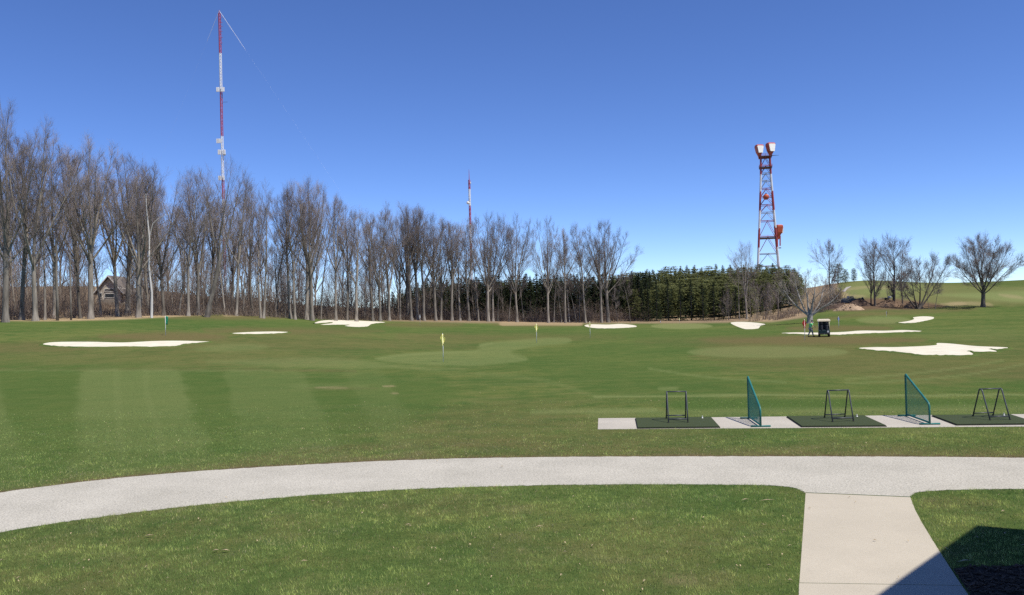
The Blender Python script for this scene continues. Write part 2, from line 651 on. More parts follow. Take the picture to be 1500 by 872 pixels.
BUNKERS = [
    ([(63, 505), (80, 502), (130, 501.5), (180, 502.5), (225, 500.5), (262, 500), (307, 501.3), (285, 503.5), (268, 505), (258, 507.5), (225, 509), (185, 508.5), (120, 509), (80, 507.5)],
     'long white sand bunker in front of the green flag, below the wood edge'),
    ([(340, 489), (365, 487.2), (400, 486.4), (423, 487.3), (400, 489.4), (365, 490.3)], 'small thin sand bunker between the green flag and the forked sand bunker'),
    ([(461, 474.5), (470, 470.5), (495, 469), (530, 470.5), (564, 472.5), (545, 475), (537, 479), (518, 479.5), (505, 478), (512, 476.5), (490, 476.5), (468, 476.3), (486, 474), (484, 472.6)],
     'irregular forked sand bunker at the foot of the bare wood'),
    ([(856, 477.5), (866, 475.5), (890, 476), (910, 475), (929, 477), (931, 479.5), (905, 481.5), (880, 481.8), (865, 480.5)], 'flat sand bunker behind the third yellow flag, below the paired broad trees'),
    ([(1070, 473.5), (1085, 472), (1105, 473), (1121, 475.5), (1114, 478), (1110, 482), (1095, 483), (1084, 480.5)], 'bowl shaped sand bunker in front of the dark spruces'),
    ([(1145, 489), (1165, 487.7), (1200, 488), (1235, 487), (1262, 485), (1295, 485.2), (1325, 484.2), (1352, 486), (1325, 487.5), (1290, 488.7), (1255, 490), (1225, 491.5), (1190, 491)], 'long narrow sand bunker behind the golf cart'),
    ([(1315, 473.5), (1330, 471), (1339, 468), (1338, 465.5), (1352, 464), (1367, 465), (1366, 468), (1352, 471.3), (1335, 474)], 'curved sand bunker beside the small green below the hillside trees'),
    ([(1258, 511), (1280, 509.5), (1310, 509.5), (1345, 508.3), (1371, 506.5), (1373, 503.6), (1395, 504.5), (1430, 508), (1476, 510), (1462, 513), (1450, 512.5), (1460, 516), (1432, 517), (1420, 515.5), (1424, 521), (1385, 521.5), (1350, 521), (1320, 517), (1280, 514)],
     'largest white sand bunker, with a ragged edge, beyond the practice mats')]

_LAT = np.random.default_rng(77).random((256, 256))


def vnoise(x, y, cell):
    """smooth value noise 0..1 with lumps of about CELL metres"""
    u, v = np.asarray(x) / cell, np.asarray(y) / cell
    i, j = np.floor(u).astype(int), np.floor(v).astype(int)
    a, b = u - i, v - j
    a, b = a * a * (3 - 2 * a), b * b * (3 - 2 * b)
    L = lambda p, q: _LAT[p & 255, q & 255]
    return (L(i, j) * (1 - a) + L(i + 1, j) * a) * (1 - b) + (L(i, j + 1) * (1 - a) + L(i + 1, j + 1) * a) * b


# ------------------------------------------------------------------ ground colours (what grows where)
PATCH = []          # (channel, pixel polygon, amount, softness in px, closed?)


def patch(ch, poly, amt, soft, closed=True, w=0):
    PATCH.append((ch, smooth_poly(poly, 5, closed), amt, soft, closed, w))


def ell(cx, cy, rx, ry):
    return [(cx + rx * math.cos(2 * PI * k / 14), cy + ry * math.sin(2 * PI * k / 14)) for k in range(14)]


# wood floor
patch('litter', [(-900, 468), (-300, 468), (0, 468), (100, 467), (200, 464), (270, 459.5), (330, 459), (400, 458), (450, 464), (520, 469), (600, 471), (680, 473), (800, 474), (930, 474), (1100, 472), (1175, 466), (1200, 455), (1215, 440), (1222, 380), (1100, 200), (-900, 200)], .95, 2)
patch('tan', [(-900, 468), (0, 467.5), (100, 467), (180, 465), (240, 462), (300, 459)], .9, 2.0, False, 2.0)
patch('tan', [(330, 461), (390, 459.5), (450, 463)], .5, 2, False, 2)
patch('tan', [(735, 474.5), (800, 474), (850, 474.5)], .6, 2, False, 2)
patch('dry', ell(330, 465, 90, 4), .8, 3)
patch('dry', ell(790, 476, 70, 3), .7, 2)
# dormant brown bands
patch('dry', ell(240, 494, 95, 6), .95, 4)
patch('dry', ell(430, 484, 130, 6), .75, 5)
patch('dry', ell(620, 476, 60, 3.5), .7, 3)
patch('dry', ell(30, 509, 110, 8), .6, 5)
patch('dry', ell(400, 503, 320, 12), .45, 12)
patch('dry', ell(200, 527, 330, 12), .35, 8)
patch('dry', ell(750, 493, 170, 6), .5, 5)
patch('dry', ell(1190, 498, 165, 6.5), 1.0, 4)
patch('dry', ell(1230, 481, 80, 4), .9, 3)
patch('dry', ell(1180, 520, 160, 22), .45, 14)
patch('dry', ell(1380, 545, 200, 14), .35, 12)
patch('dry', ell(1050, 500, 120, 9), .35, 6)
patch('dry', ell(1000, 478, 42, 3), .8, 1.5)
patch('dry', ell(1300, 472, 36, 4), .5, 2)
patch('dry', [(200, 735), (300, 700), (420, 676), (560, 664), (760, 662), (1100, 664), (1500, 665), (1500, 655), (1100, 652), (760, 645), (560, 648), (380, 662)], .6, 11)
patch('dry', ell(700, 620, 240, 26), .35, 22)
patch('dry', ell(960, 636, 120, 9), .35, 8)
patch('dry', ell(190, 775, 260, 26), .2, 24)
patch('dry', ell(620, 740, 170, 14), .35, 12)
patch('dry', ell(150, 845, 190, 28), .28, 26)
patch('dry', ell(930, 800, 230, 30), .22, 24)
patch('dry', ell(960, 850, 100, 24), .3, 18)
patch('dry', ell(1400, 738, 60, 10), .4, 8)
patch('dry', ell(1440, 520, 120, 30), .3, 20)
patch('dry', ell(1290, 430, 110, 22), .45, 10)
patch('dry', ell(1420, 440, 90, 7), .35, 6)
# greens, mown rings and bands
patch('pale', [(550, 526), (587, 519), (640, 515.5), (700, 513), (702, 505), (717, 502), (760, 498), (800, 495), (833, 495.5), (832, 503), (790, 507), (747, 516), (773, 527), (733, 532), (683, 535), (600, 533)], .5, 2.2)
patch('pale', [(552, 526), (590, 520), (650, 516.5), (698, 514.5), (703, 507), (720, 503)], .35, 1.2, False, 1.0)
patch('pale', [(747, 516), (772, 526), (733, 532), (683, 535), (610, 533.5)], .2, 1.2, False, 1.0)
patch('pale', ell(1125, 516, 118, 8.5), .5, 2)
patch('dry', ell(1130, 515, 98, 6), .5, 3)
patch('pale', ell(1295, 469, 40, 5.5), .6, 1.5)
patch('pale', ell(998, 478, 45, 4.2), .8, 1)
patch('dry', ell(998, 478, 36, 2.6), .9, 1)
patch('pale', [(300, 530), (360, 527), (480, 524), (560, 532), (680, 542), (560, 540), (420, 538)], .4, 4)
patch('pale', [(285, 512), (330, 504), (390, 506), (380, 512), (320, 515)], .35, 3)
patch('lush', [(-200, 543.5), (400, 543.5), (560, 549), (660, 560), (640, 600), (520, 640), (330, 680), (150, 700), (-200, 740)], .6, 14)
for x0, x1, w0, w1, amt in ((-60, -40, 50, 75, .13), (122, 112, 136, 205, .16), (330, 372, 110, 140, .09), (505, 590, 55, 60, .06)):
    for yb, am in ((610, amt), (655, amt), (705, amt * .8)):
        f_ = (yb - 543) / 162
        patch('pale', [(x0, 543.5), (x0 + w0 * .5, 543.4), (x0 + w0, 543.5), (x0 + w0 + (x1 + w1 - x0 - w0) * f_ * .5, 543 + (yb - 543) * .5), (x0 + w0 + (x1 + w1 - x0 - w0) * f_, yb), (x0 + (x1 - x0) * f_, yb), (x0 + (x1 - x0) * f_ * .5, 543 + (yb - 543) * .5)], am, {610: 2.8, 655: 5, 705: 9}[yb])
for x0, x1 in ((170, 176), (214, 236)):
    patch('pale', [(x0, 544), (x0 + 2, 580), (x1, 640), (x1 + 1, 670)], .15, 2.5, False, 4)
patch('dry', [(-100, 541), (200, 541.5), (400, 542), (520, 544)], .5, 1.5, False, 1.2)
patch('lush', [(1000, 588), (1150, 585), (1500, 584), (1700, 583), (1700, 597), (1500, 598), (1150, 600), (1000, 601)], .9, 2)
patch('lush', [(860, 545), (1000, 548), (1200, 566), (1500, 560), (1700, 558), (1700, 577), (1500, 577), (1150, 578), (880, 579)], .35, 6)
patch('lush', [(700, 528), (860, 508), (1000, 500), (1010, 520), (1060, 545), (880, 556), (780, 548)], .4, 10)
patch('lush', [(560, 482), (800, 480), (1000, 484), (1130, 482), (1130, 492), (1000, 498), (860, 494), (700, 490)], .45, 5)
patch('lush', [(300, 470), (450, 472), (600, 482), (500, 484), (340, 478)], .5, 4)
patch('lush', [(0, 472), (160, 470), (300, 466), (300, 478), (160, 482), (0, 484)], .4, 4)
patch('lush', [(720, 716), (900, 712), (1100, 714), (1160, 740), (1000, 760), (840, 750)], .5, 14)
patch('lush', [(480, 850), (620, 800), (760, 830), (700, 900), (520, 900)], .4, 20)
patch('pale', [(-100, 542.5), (120, 543), (400, 543.2)], .25, 1.2, False, .8)
patch('pale', [(870, 581), (1000, 580), (1150, 579), (1300, 580), (1500, 578)], .75, 1.2, False, .8)
patch('pale', [(860, 606), (1000, 604), (1250, 602), (1500, 599), (1500, 592), (1250, 596), (1000, 599), (880, 602)], .3, 2)
patch('pale', [(870, 612), (880, 604), (1000, 602.5), (1250, 600), (1600, 597), (1600, 606), (1250, 608), (1000, 611)], .3, 2)
patch('pale', [(780, 604), (870, 602), (960, 600.5)], .45, 2, False, 2.2)
patch('pale', [(700, 548), (740, 551), (790, 556), (840, 570), (880, 585)], .15, 2, False, 2)
patch('pale', [(965, 568), (990, 567), (990, 571), (968, 572)], .5, 2)
patch('pale', [(1240, 556), (1330, 548), (1400, 540), (1470, 528)], .4, 1.2, False, .8)
patch('pale', [(1240, 562), (1350, 556), (1430, 547), (1500, 534)], .4, 1.2, False, .8)
patch('pale', [(950, 540), (1040, 553), (1150, 560)], .35, 1.5, False, .8)
patch('pale', ell(480, 566, 60, 4), .2, 3)
patch('dry', [(1222, 446), (1240, 416), (1300, 409), (1400, 412), (1520, 408), (1700, 405), (1700, 446), (1500, 448), (1400, 450), (1300, 448)], .5, 4)
patch('tan', [(1240, 424), (1270, 421), (1300, 422), (1330, 420)], .28, 1.5, False, 1.2)
patch('tan', [(1380, 447), (1420, 445), (1450, 447)], .3, 2, False, 2)
patch('lush', [(1330, 412), (1400, 410), (1500, 409), (1700, 405), (1700, 418), (1500, 421), (1420, 417), (1340, 416)], .55, 2)
patch('pale', [(1222, 446), (1240, 416), (1300, 409), (1400, 418), (1520, 420), (1700, 420), (1700, 446), (1500, 446), (1400, 450), (1300, 448)], .35, 5)
patch('pale', [(1370, 432), (1430, 429), (1500, 426), (1620, 424), (1620, 440), (1500, 443), (1440, 438)], .85, 3)
patch('tan', [(1462, 431), (1490, 433), (1500, 438), (1475, 436)], .3, 2)
patch('tan', ell(1402, 445, 14, 2.5), .35, 2)
patch('pale', [(1225, 425), (1260, 412), (1300, 411), (1345, 414), (1360, 424), (1300, 428), (1250, 434)], .5, 4)
patch('pale', [(1230, 432), (1290, 418), (1340, 420), (1330, 436)], .3, 5)
patch('pale', ell(1420, 490, 90, 10), .12, 8)
patch('dry', ell(500, 569, 55, 2.5), .9, 2)
patch('tan', ell(486, 568, 24, 1.2), .3, 1.2)
patch('tan', ell(570, 566, 9, 1.2), .4, 1)
patch('tan', ell(578, 576, 6, 1), .4, 1)
patch('tan', ell(990, 851, 26, 5), .25, 6)
patch('tan', ell(100, 712, 40, 2.5), .35, 2)
# ground works below the hillside trees, brush bank
patch('soil', [(1205, 452), (1225, 441), (1290, 437), (1350, 442), (1385, 449), (1340, 454), (1290, 454), (1240, 456)], .9, 3)
patch('tan', [(1110, 470), (1130, 462), (1165, 457), (1172, 462), (1150, 468), (1130, 472)], .55, 3)
patch('tan', [(1212, 447), (1222, 430), (1240, 428), (1238, 446)], .5, 4)
patch('tan', ell(1250, 434, 18, 1.6), .4, 2)
patch('dry', [(1195, 470), (1260, 458), (1330, 456), (1420, 451), (1420, 455), (1330, 461), (1260, 464)], .7, 3)


patch('soil', PATH_FAR, .75, 1.4, False, 1.3)
patch('dry', PATH_FAR, .6, 7, False, 4)


def paint(px, py, wx=None, wy=None):
    ch = {k: np.zeros(px.shape) for k in ('dry', 'pale', 'litter', 'tan', 'soil', 'lush')}
    for c, poly, amt, soft, closed, w in PATCH:
        lo, hi = poly.min(0) - soft - w - 1, poly.max(0) + soft + w + 1
        k = np.where((px > lo[0]) & (px < hi[0]) & (py > lo[1]) & (py < hi[1]))[0]
        if not len(k):
            continue
        x, y = px[k], py[k]
        if soft > 3 and wx is not None:
            n1 = 2.4 * (vnoise(wx[k], wy[k], 2.6) + .6 * vnoise(wx[k], wy[k], .8) - .8)
            n2 = 2.4 * (vnoise(wx[k] + 50, wy[k] + 20, 2.6) + .6 * vnoise(wx[k] + 9, wy[k] + 31, .8) - .8)
            x = x + n1 * soft * .9
            y = y + n2 * soft * .35
        e = edge_dist(poly, x, y, closed)
        if closed:
            e = np.where(inside(poly, x, y), e, -e)
            f = np.clip(.5 + e / (2 * soft), 0, 1)
        else:
            f = np.clip((w + soft - e) / soft, 0, 1)
        f = f * f * (3 - 2 * f) * amt
        ch[c][k] = ch[c][k] + f * (1 - ch[c][k])
    return ch


def make_ground():
    fine = np.radians(np.linspace(-36, 36, 470))
    coarse = np.radians(np.arange(40, 321, 5.0))
    ang = np.concatenate([fine, coarse])
    v = 1300.0
    rr = [1.0]
    r = H * F / v
    while r < 4000:
        rr.append(r)
        dr = min(2.2 * r * r / (H * F), .022 * r)
        r += max(dr, .03 * r if r < 14 else 0)
    rr = np.array([x for x in rr if x <= 3950] + [3990])
    A, R_ = np.meshgrid(ang, rr, indexing='ij')
    x, y = R_ * np.sin(A), R_ * np.cos(A)
    z = zt(x.ravel(), y.ravel())
    na, nr = A.shape
    vs = np.stack([x.ravel(), y.ravel(), z], 1)
    px, py, dep = project(vs)
    ok = dep > 1
    px = np.where(ok, px, -9999)
    ch = paint(px, py, vs[:, 0], vs[:, 1])
    out_ = ~ok
    vs = np.vstack([vs, [[0, 0, 0]]])
    ii = np.arange(na)
    jj = (ii + 1) % na
    f = []
    I, K = np.meshgrid(ii, np.arange(nr - 1), indexing='ij')
    J = (I + 1) % na
    q = np.stack([I * nr + K, J * nr + K, J * nr + K + 1, I * nr + K + 1], -1).reshape(-1, 4)[:, ::-1]
    t = [(na * nr, int(j) * nr, int(i) * nr)[::-1] for i, j in zip(ii, jj)]
    me = bpy.data.meshes.new('ground')
    me.from_pydata(vs.tolist(), [], q.tolist() + [tuple(a) for a in t])
    for k, a in ch.items():
        at = me.attributes.new(k, 'FLOAT', 'POINT')
        at.data.foreach_set('value', np.append(a, 0).astype(np.float32))
    me.materials.append(MATS['turf'])
    me.polygons.foreach_set('use_smooth', [True] * len(me.polygons))
    me.update()
    o = bpy.data.objects.new('ground', me)
    COL.objects.link(o)
    bm = bmesh.new()
    bm.from_mesh(me)
    if sum(f.normal.z for f in list(bm.faces)[:200]) < 0:
        bmesh.ops.reverse_faces(bm, faces=bm.faces)
        bm.to_mesh(me)
    bm.free()
    tag(o, 'rolling golf course turf with mown stripes and dormant brown patches', 'ground', None, 'structure')


make_ground()

tag(sheet('cart_path', to_world(PATH_PX), 'asphalt_grey', .006, 2.0, None, .05, 0, .018), 'pale grey curving cart path crossing the lawn', 'path', None, 'structure')
# concrete walk in two slabs with an open joint between them
SW = to_world(WALK_PX)
ja, jb = ground_at(1170.5, 857), ground_at(1409, 861)
def walk_slab(pts_px):
    return to_world(pts_px)
top_px = [(1180, 722.6), (1333, 728.6), (1341, 748), (1352, 768), (1372, 802), (1395, 836), (1408.5, 857.5), (1171, 854)]
bot_px = [(1171, 854.7), (1408.9, 858.2), (1416, 868), (1470, 960), (1600, 1200), (1162, 1200), (1167, 960), (1170, 868)]
sw1 = sheet('sidewalk', walk_slab(top_px), 'concrete', .004, 1.0, None, .05, 0, .004)
sw2 = sheet('walk_slab', walk_slab(bot_px), 'concrete', .004, 1.0, sw1, .05, 0, .004)
tag(sw1, 'pale concrete walk leading from the cart path to the building', 'sidewalk', None, 'structure')
tag(sheet('mulch_bed', to_world(BED_PX), 'mulch', .006, 1.0), 'dark bark mulch bed beside the walk', 'planting bed', None, 'structure')
tag(sheet('tee_pad', to_world(PAD_PX), 'pad_concrete', .006, 1.5, None, .05, 0, .01), 'concrete pad under the practice mats', 'pavement', None, 'structure')
tag(sheet('gravel_path', to_world([(1233, 427), (1240, 421), (1247, 419.5), (1246, 420.8), (1241, 424), (1238, 428)]), 'path_gravel', .05, 3.0), 'grey gravel path climbing the far hill', 'path', None, 'structure')

for poly, lab in BUNKERS:
    o = sheet('sand_bunker', to_world(smooth_poly(poly, 4)), 'sand', .05, 1.6, None, .1)
    tag(o, lab, 'sand bunker', 'sand bunkers around the practice greens')
    W_ = [Vector((p.x, p.y)) for p in to_world(smooth_poly(poly, 8))]
    cen = sum(W_, Vector((0, 0))) / len(W_)
    n_ = len(W_)
    vs_, fs_ = [], []
    area = sum(W_[i].x * W_[(i + 1) % n_].y - W_[(i + 1) % n_].x * W_[i].y for i in range(n_))
    for i in range(n_):
        t_ = (W_[(i + 1) % n_] - W_[i - 1]).normalized()
        nn_ = Vector((t_.y, -t_.x)) * (1 if area > 0 else -1)
        j_ = RNG.uniform(.7, 1.3)
        for off, up_ in ((0, .045), (.05, .075 * j_), (.14, .085 * j_), (.45, -.02)):
            q_ = W_[i] + nn_ * off
            vs_.append((q_.x, q_.y, z1(q_.x, q_.y) + up_))
    for i in range(n_):
        k_ = (i + 1) % n_
        for c_ in range(3):
            fs_.append((4 * i + c_, 4 * i + c_ + 1, 4 * k_ + c_ + 1, 4 * k_ + c_) if area > 0 else (4 * i + c_, 4 * k_ + c_, 4 * k_ + c_ + 1, 4 * i + c_ + 1))
    MB().add(vs_, fs_).build('turf_lip', 'turf', o, True)


# ------------------------------------------------------------------ grass blades, fallen bits
def grass():
    zones = [(10.5, 15, 1500, .045, .008), (15, 20.5, 950, .048, .010), (20.5, 26, 420, .046, .013), (26, 31, 170, .042, .016), (31, 37, 60, .036, .018)]
    P, hh, ww = [], [], []
    for d0, d1, dens, h, w in zones:
        area = .5 * (d1 * d1 - d0 * d0) * 1.36
        n = int(area * dens)
        y = np.sqrt(RNG.uniform(d0 * d0, d1 * d1, n))
        x = y * RNG.uniform(-.68, .68, n)
        P.append(np.stack([x, y], 1))
        hh.append(h * RNG.uniform(.5, 1.25, n))
        ww.append(w * RNG.uniform(.6, 1.2, n))
    P = np.vstack(P)
    hh, ww = np.concatenate(hh), np.concatenate(ww)
    z = zt(P[:, 0], P[:, 1])
    px, py, _ = project(np.column_stack([P, z]))
    keep = np.ones(len(P), bool)
    for poly in (PATH_PX, WALK_PX, BED_PX, PAD_PX):
        poly = np.array(poly)
        b = inside(poly, px, py)
        keep &= ~b
    P, z, hh, ww, px, py = P[keep], z[keep], hh[keep], ww[keep], px[keep], py[keep]
    n = len(P)
    # tufts: height and colour follow lumpy fields of several sizes
    n_big = vnoise(P[:, 0], P[:, 1], 2.2) - .5
    n_mid = vnoise(P[:, 0] + 31, P[:, 1] + 7, .55) - .5
    n_sml = vnoise(P[:, 0] + 5, P[:, 1] + 63, .14) - .5
    n_dry = vnoise(P[:, 0] + 91, P[:, 1] + 17, .7) * .6 + vnoise(P[:, 0] + 3, P[:, 1] + 44, .22) * .4
    hh = hh * (1 + .7 * n_sml + .4 * n_mid)
    a = RNG.uniform(0, 2 * PI, n)
    lean = RNG.uniform(.1, .9, n) * hh
    la = RNG.uniform(0, 2 * PI, n)
    ex, ey = np.cos(a) * ww * .5, np.sin(a) * ww * .5
    V = np.empty((n, 3, 3))
    V[:, 0] = np.stack([P[:, 0] - ex, P[:, 1] - ey, z - .004], 1)
    V[:, 1] = np.stack([P[:, 0] + ex, P[:, 1] + ey, z - .004], 1)
    V[:, 2] = np.stack([P[:, 0] + np.cos(la) * lean, P[:, 1] + np.sin(la) * lean, z + hh], 1)
    ch = paint(px, py, P[:, 0], P[:, 1])
    def c3(c):
        return np.array(c)[None, :]
    t = np.clip(.5 + 1.0 * n_mid + .8 * n_sml + RNG.normal(0, .18, n), 0, 1)[:, None]
    col = c3(LUSH) * (1 - t) + c3(OLIVE) * t
    g = np.clip(ch['lush'] + 1.0 * n_big + .1, 0, 1)[:, None]
    col = col * (1 - .42 * g) + c3(GREEN) * .42 * g
    col = col * np.array([[3.25, 3.05, 3.0]]) * (1 + .8 * n_sml + .55 * n_mid)[:, None]
    d = np.clip(ch['dry'] * .40 + 3.8 * (n_dry - .60) * (.45 + .8 * ch['dry']) - .3 * n_big + RNG.normal(0, .10, n), 0, .9)[:, None]
    col = col * (1 - d) + c3((.43, .375, .19)) * d
    p = np.clip(ch['pale'], 0, 1)[:, None] * .8
    col = col * (1 - p) + c3(PALE) * 2.2 * p
    s = (RNG.random(n) < .06 + .10 * ch['dry'] + .25 * np.clip(n_dry - .66, 0, 1))[:, None]
    col = np.where(s, c3(STRAW) * RNG.uniform(1.2, 2.4, (n, 1)), col)
    col = col * RNG.uniform(.6, 1.4, (n, 1))
    me = bpy.data.meshes.new('grass')
    me.vertices.add(3 * n)
    me.vertices.foreach_set('co', V.astype(np.float32).ravel())
    me.loops.add(3 * n)
    me.loops.foreach_set('vertex_index', np.arange(3 * n, dtype=np.int32))
    me.polygons.add(n)
    me.polygons.foreach_set('loop_start', np.arange(0, 3 * n, 3, dtype=np.int32))
    at = me.attributes.new('tint', 'FLOAT_COLOR', 'POINT')
    c4 = np.ones((n, 3, 4))
    c4[:, :, :3] = col[:, None, :]
    at.data.foreach_set('color', c4.astype(np.float32).ravel())
    me.materials.append(MATS['grass_blade'])
    me.update()
    me.validate()
    o = bpy.data.objects.new('grass', me)
    COL.objects.link(o)
    tag(o, 'short green and straw coloured grass of the near lawn', 'grass', None, 'stuff')


grass()


def scatter_bits():
    mb = MB()
    R = random.Random(5)
    def bit(P, L, W, a):
        c, s = math.cos(a) * L, math.sin(a) * L
        n = Vector((-math.sin(a), math.cos(a), 0)) * W
        A, B = P + Vector((-c, -s, 0)), P + Vector((c, s, .008))
        m_ = (A + B) / 2 + Vector((0, 0, .018))
        mb.add([A, m_ - n, B, m_ + n, m_ + Vector((0, 0, -.012))], [(0, 1, 3), (1, 2, 3), (0, 4, 1), (1, 4, 2), (2, 4, 3), (3, 4, 0)])
    for _ in range(190):
        px, py = R.uniform(-40, 1540), R.choice([R.uniform(725, 900), R.uniform(560, 668)])
        if any(inside(np.array(q), np.array([px]), np.array([py]))[0] for q in (PATH_PX, WALK_PX, BED_PX, PAD_PX)):
            continue
        P = ground_at(px, py) + Vector((0, 0, .035))
        bit(P, R.uniform(.015, .05), R.uniform(.008, .016), R.uniform(0, PI))
    for px, py, L in ((598, 772, .06), (1124, 736, .17), (790, 775, .09), (330, 810, .1), (316, 810, .06), (218, 788, .09), (445, 826, .07), (1092, 735, .1), (458, 737, .05), (725, 716, .08), (1470, 752, .06), (1413, 826, .12), (735, 686, .05)):
        bit(ground_at(px, py) + Vector((0, 0, .04)), L, .02, R.uniform(-.3, .4))
    for _ in range(26):
        px, py = R.uniform(60, 1480), R.uniform(672, 850)
        if any(inside(np.array(q), np.array([px]), np.array([py]))[0] for q in (PATH_PX, WALK_PX)):
            bit(ground_at(px, py) + Vector((0, 0, .022)), R.uniform(.015, .04), R.uniform(.008, .02), R.uniform(0, PI))
    tag(mb.build('fallen_leaves', 'leaf_tan'), 'pale dead leaf bits and clippings strewn over the lawn', 'leaf litter', None, 'stuff')
    mb = MB()
    for _ in range(2600):
        px, py = R.uniform(1385, 1700), R.uniform(828, 980)
        if not inside(np.array(BED_PX), np.array([px]), np.array([py]))[0]:
            continue
        P = ground_at(px, py) + Vector((0, 0, R.uniform(.01, .04)))
        q = Matrix.Rotation(R.uniform(0, PI), 3, 'Z') @ Matrix.Rotation(R.uniform(-.6, .6), 3, 'X')
        l, w = R.uniform(.02, .055), R.uniform(.008, .018)
        mb.box((-l, -w, -.005), (l, w, .005), 0, q, P)
    tag(mb.build('bark_chips', 'mulch_chip'), 'loose dark bark chips covering the planting bed', 'mulch', None, 'stuff')


scatter_bits()


# ------------------------------------------------------------------ practice bays
def mat_thing(poly, label):
    A, B, C_, D = to_world(poly)
    o = (A + B + C_ + D) / 4
    t = thing('practice_mat', label, 'golf mat', o, 0, 'practice mats on the concrete pad')
    L = [p - o for p in (A, B, C_, D)]
    mb = MB()
    mb.prism([Vector((p.x, p.y, .007)) for p in L][::-1], (0, 0, .028))
    mb.build('rubber_base', 'rubber', t)
    mb = MB()
    mb.prism([Vector((p.x * .985, p.y * .985, .035)) for p in L][::-1], (0, 0, .022))
    mb.build('turf_top', 'mat_turf', t)
    # rubber tee near the right rear
    q = L[1] * .72 + L[2] * .12 + L[0] * .1
    mb = MB()
    mb.lathe([(.035, .057), (.035, .063), (.016, .07), (.014, .12), (.022, .135), (.02, .137)], 10, (q.x, q.y, 0))
    mb.build('tee', 'white_paint', t, True)


for poly, lab in zip(MATS_PX, ('dark green practice mat at the end of the concrete pad, left of both net dividers',
                              'dark green practice mat between the two green net dividers',
                              'dark green practice mat right of both net dividers, cut off by the photo edge')):
    mat_thing(poly, lab)


def bag_stand(rear_l, rear_r, front_l, front_r, h, label):
    a, b, c, d = [ground_at(*p) for p in (rear_l, rear_r, front_l, front_r)]
    o = (a + b + c + d) / 4
    z0 = .057
    t = thing('bag_stand', label, 'bag stand', (o.x, o.y, 0), 0, 'golf bag stands on the practice mats')
    L = [Vector((p.x - o.x, p.y - o.y, z0)) for p in (a, b, c, d)]
    r = .022
    for lo, hi in ((L[0], L[2]), (L[1], L[3])):
        m = (lo + hi) / 2
        e = (hi - lo).normalized()
        top = Vector((m.x, m.y, h))
        tr, tf = top - e * .10, top + e * .10
        pts = [lo, lo.lerp(tr + Vector((0, 0, -.06)), .5), tr + Vector((0, 0, -.07)), tr + Vector((0, 0, -.018)) + e * .03, top - e * .03, top + e * .03, tf + Vector((0, 0, -.018)) - e * .03, tf + Vector((0, 0, -.07)), hi.lerp(tf + Vector((0, 0, -.06)), .5), hi]
        mb = MB()
        mb.tube(pts, r, 10)
        mb.build('side_frame', 'steel_grey', t, True)
    tops = [Vector(((p.x + q.x) / 2, (p.y + q.y) / 2, h)) for p, q in ((L[0], L[2]), (L[1], L[3]))]
    mb = MB()
    mb.tube(tops, r * .95, 10)
    mb.build('top_bar', 'steel_grey', t, True)
    for p, q, f in ((L[0], L[1], tops), (L[2], L[3], tops)):
        mb = MB()
        mb.tube([p.lerp(f[0], .11), q.lerp(f[1], .11)], r * .9, 10)
        mb.build('cross_bar', 'steel_grey', t, True)
    for p in L:
        mb = MB()
        mb.lathe([(.03, -.002), (.032, .01), (.028, .035)], 10, (p.x, p.y, z0))
        mb.build('rubber_foot', 'rubber', t, True)


bag_stand((976.2, 615.4), (1004.2, 615.2), (979.4, 621.8), (1007.8, 621.4), 1.06, 'dark grey tubular bag stand on the mat at the end of the pad')
bag_stand((1207.9, 614.3), (1237.6, 613.4), (1219.9, 620.8), (1250.4, 619.8), 1.05, 'dark grey tubular bag stand between the two green net dividers')
bag_stand((1425.3, 612.3), (1454.6, 611.3), (1450.6, 618.2), (1479.7, 617.6), 1.03, 'dark grey tubular bag stand on the mat at the right edge of the photo')


def divider(back, near, hb, hn, label):
    B, N = ground_at(*back), ground_at(*near)
    t = thing('net_divider', label, 'divider', (N.x, N.y, .006), 0, 'green net dividers between the practice mats')
    e = Vector((B.x - N.x, B.y - N.y, 0))
    up = Vector((0, 0, 1))
    b0, n0 = e + up * .07, up * .07
    bt, nt_ = e + up * hb, up * hn
    s = (bt - nt_).normalized()
    eh = e.normalized()
    mb = MB()
    mb.tube([e, e + up * (hb - .12), bt - up * .05, bt - up * .01 - eh * .05, bt - s * .14, nt_ + s * .16, nt_ + s * .05 - up * .01, nt_ - up * .08, Vector((0, 0, 0))], .034, 12)
    mb.build('frame', 'teal_pipe', t, True)
    mb = MB()
    mb.tube([b0, n0], .03, 10)
    mb.build('bottom_rail', 'teal_pipe', t, True)
    side = eh.cross(up)
    mb = MB()
    mb.tube([side * -.32 + up * .03, side * .32 + up * .03], .03, 10)
    mb.build('foot', 'teal_pipe', t, True)
    mb = MB()
    mb.tube([e + side * -.3 + up * .03, e + side * .3 + up * .03], .028, 10)
    mb.build('foot', 'teal_pipe', t, True)
    # net strings
    mb = MB()
    L = e.length
    def top_at(x):
        return hn + (hb - hn) * x / L
    x = .04
    while x < L:
        p = eh * x
        mb.tube([p + up * .07, p + up * (top_at(x) - .02)], .0034, 4, 0, False)
        x += .044
    z = .1
    while z < hb - .03:
        x0 = 0 if z <= hn else L * (z - hn) / (hb - hn)
        mb.tube([eh * x0 + up * z, e + up * z], .0034, 4, 0, False)
        z += .044
    mb.build('net', 'teal_net', t)


divider((1097, 613.8), (1114.3, 626), 1.49, .62, 'narrow looking green net divider between the pad end and the middle bag stand')
divider((1328, 610.2), (1362, 622.6), 1.47, .68, 'wider looking green net divider between the middle and right bag stands')


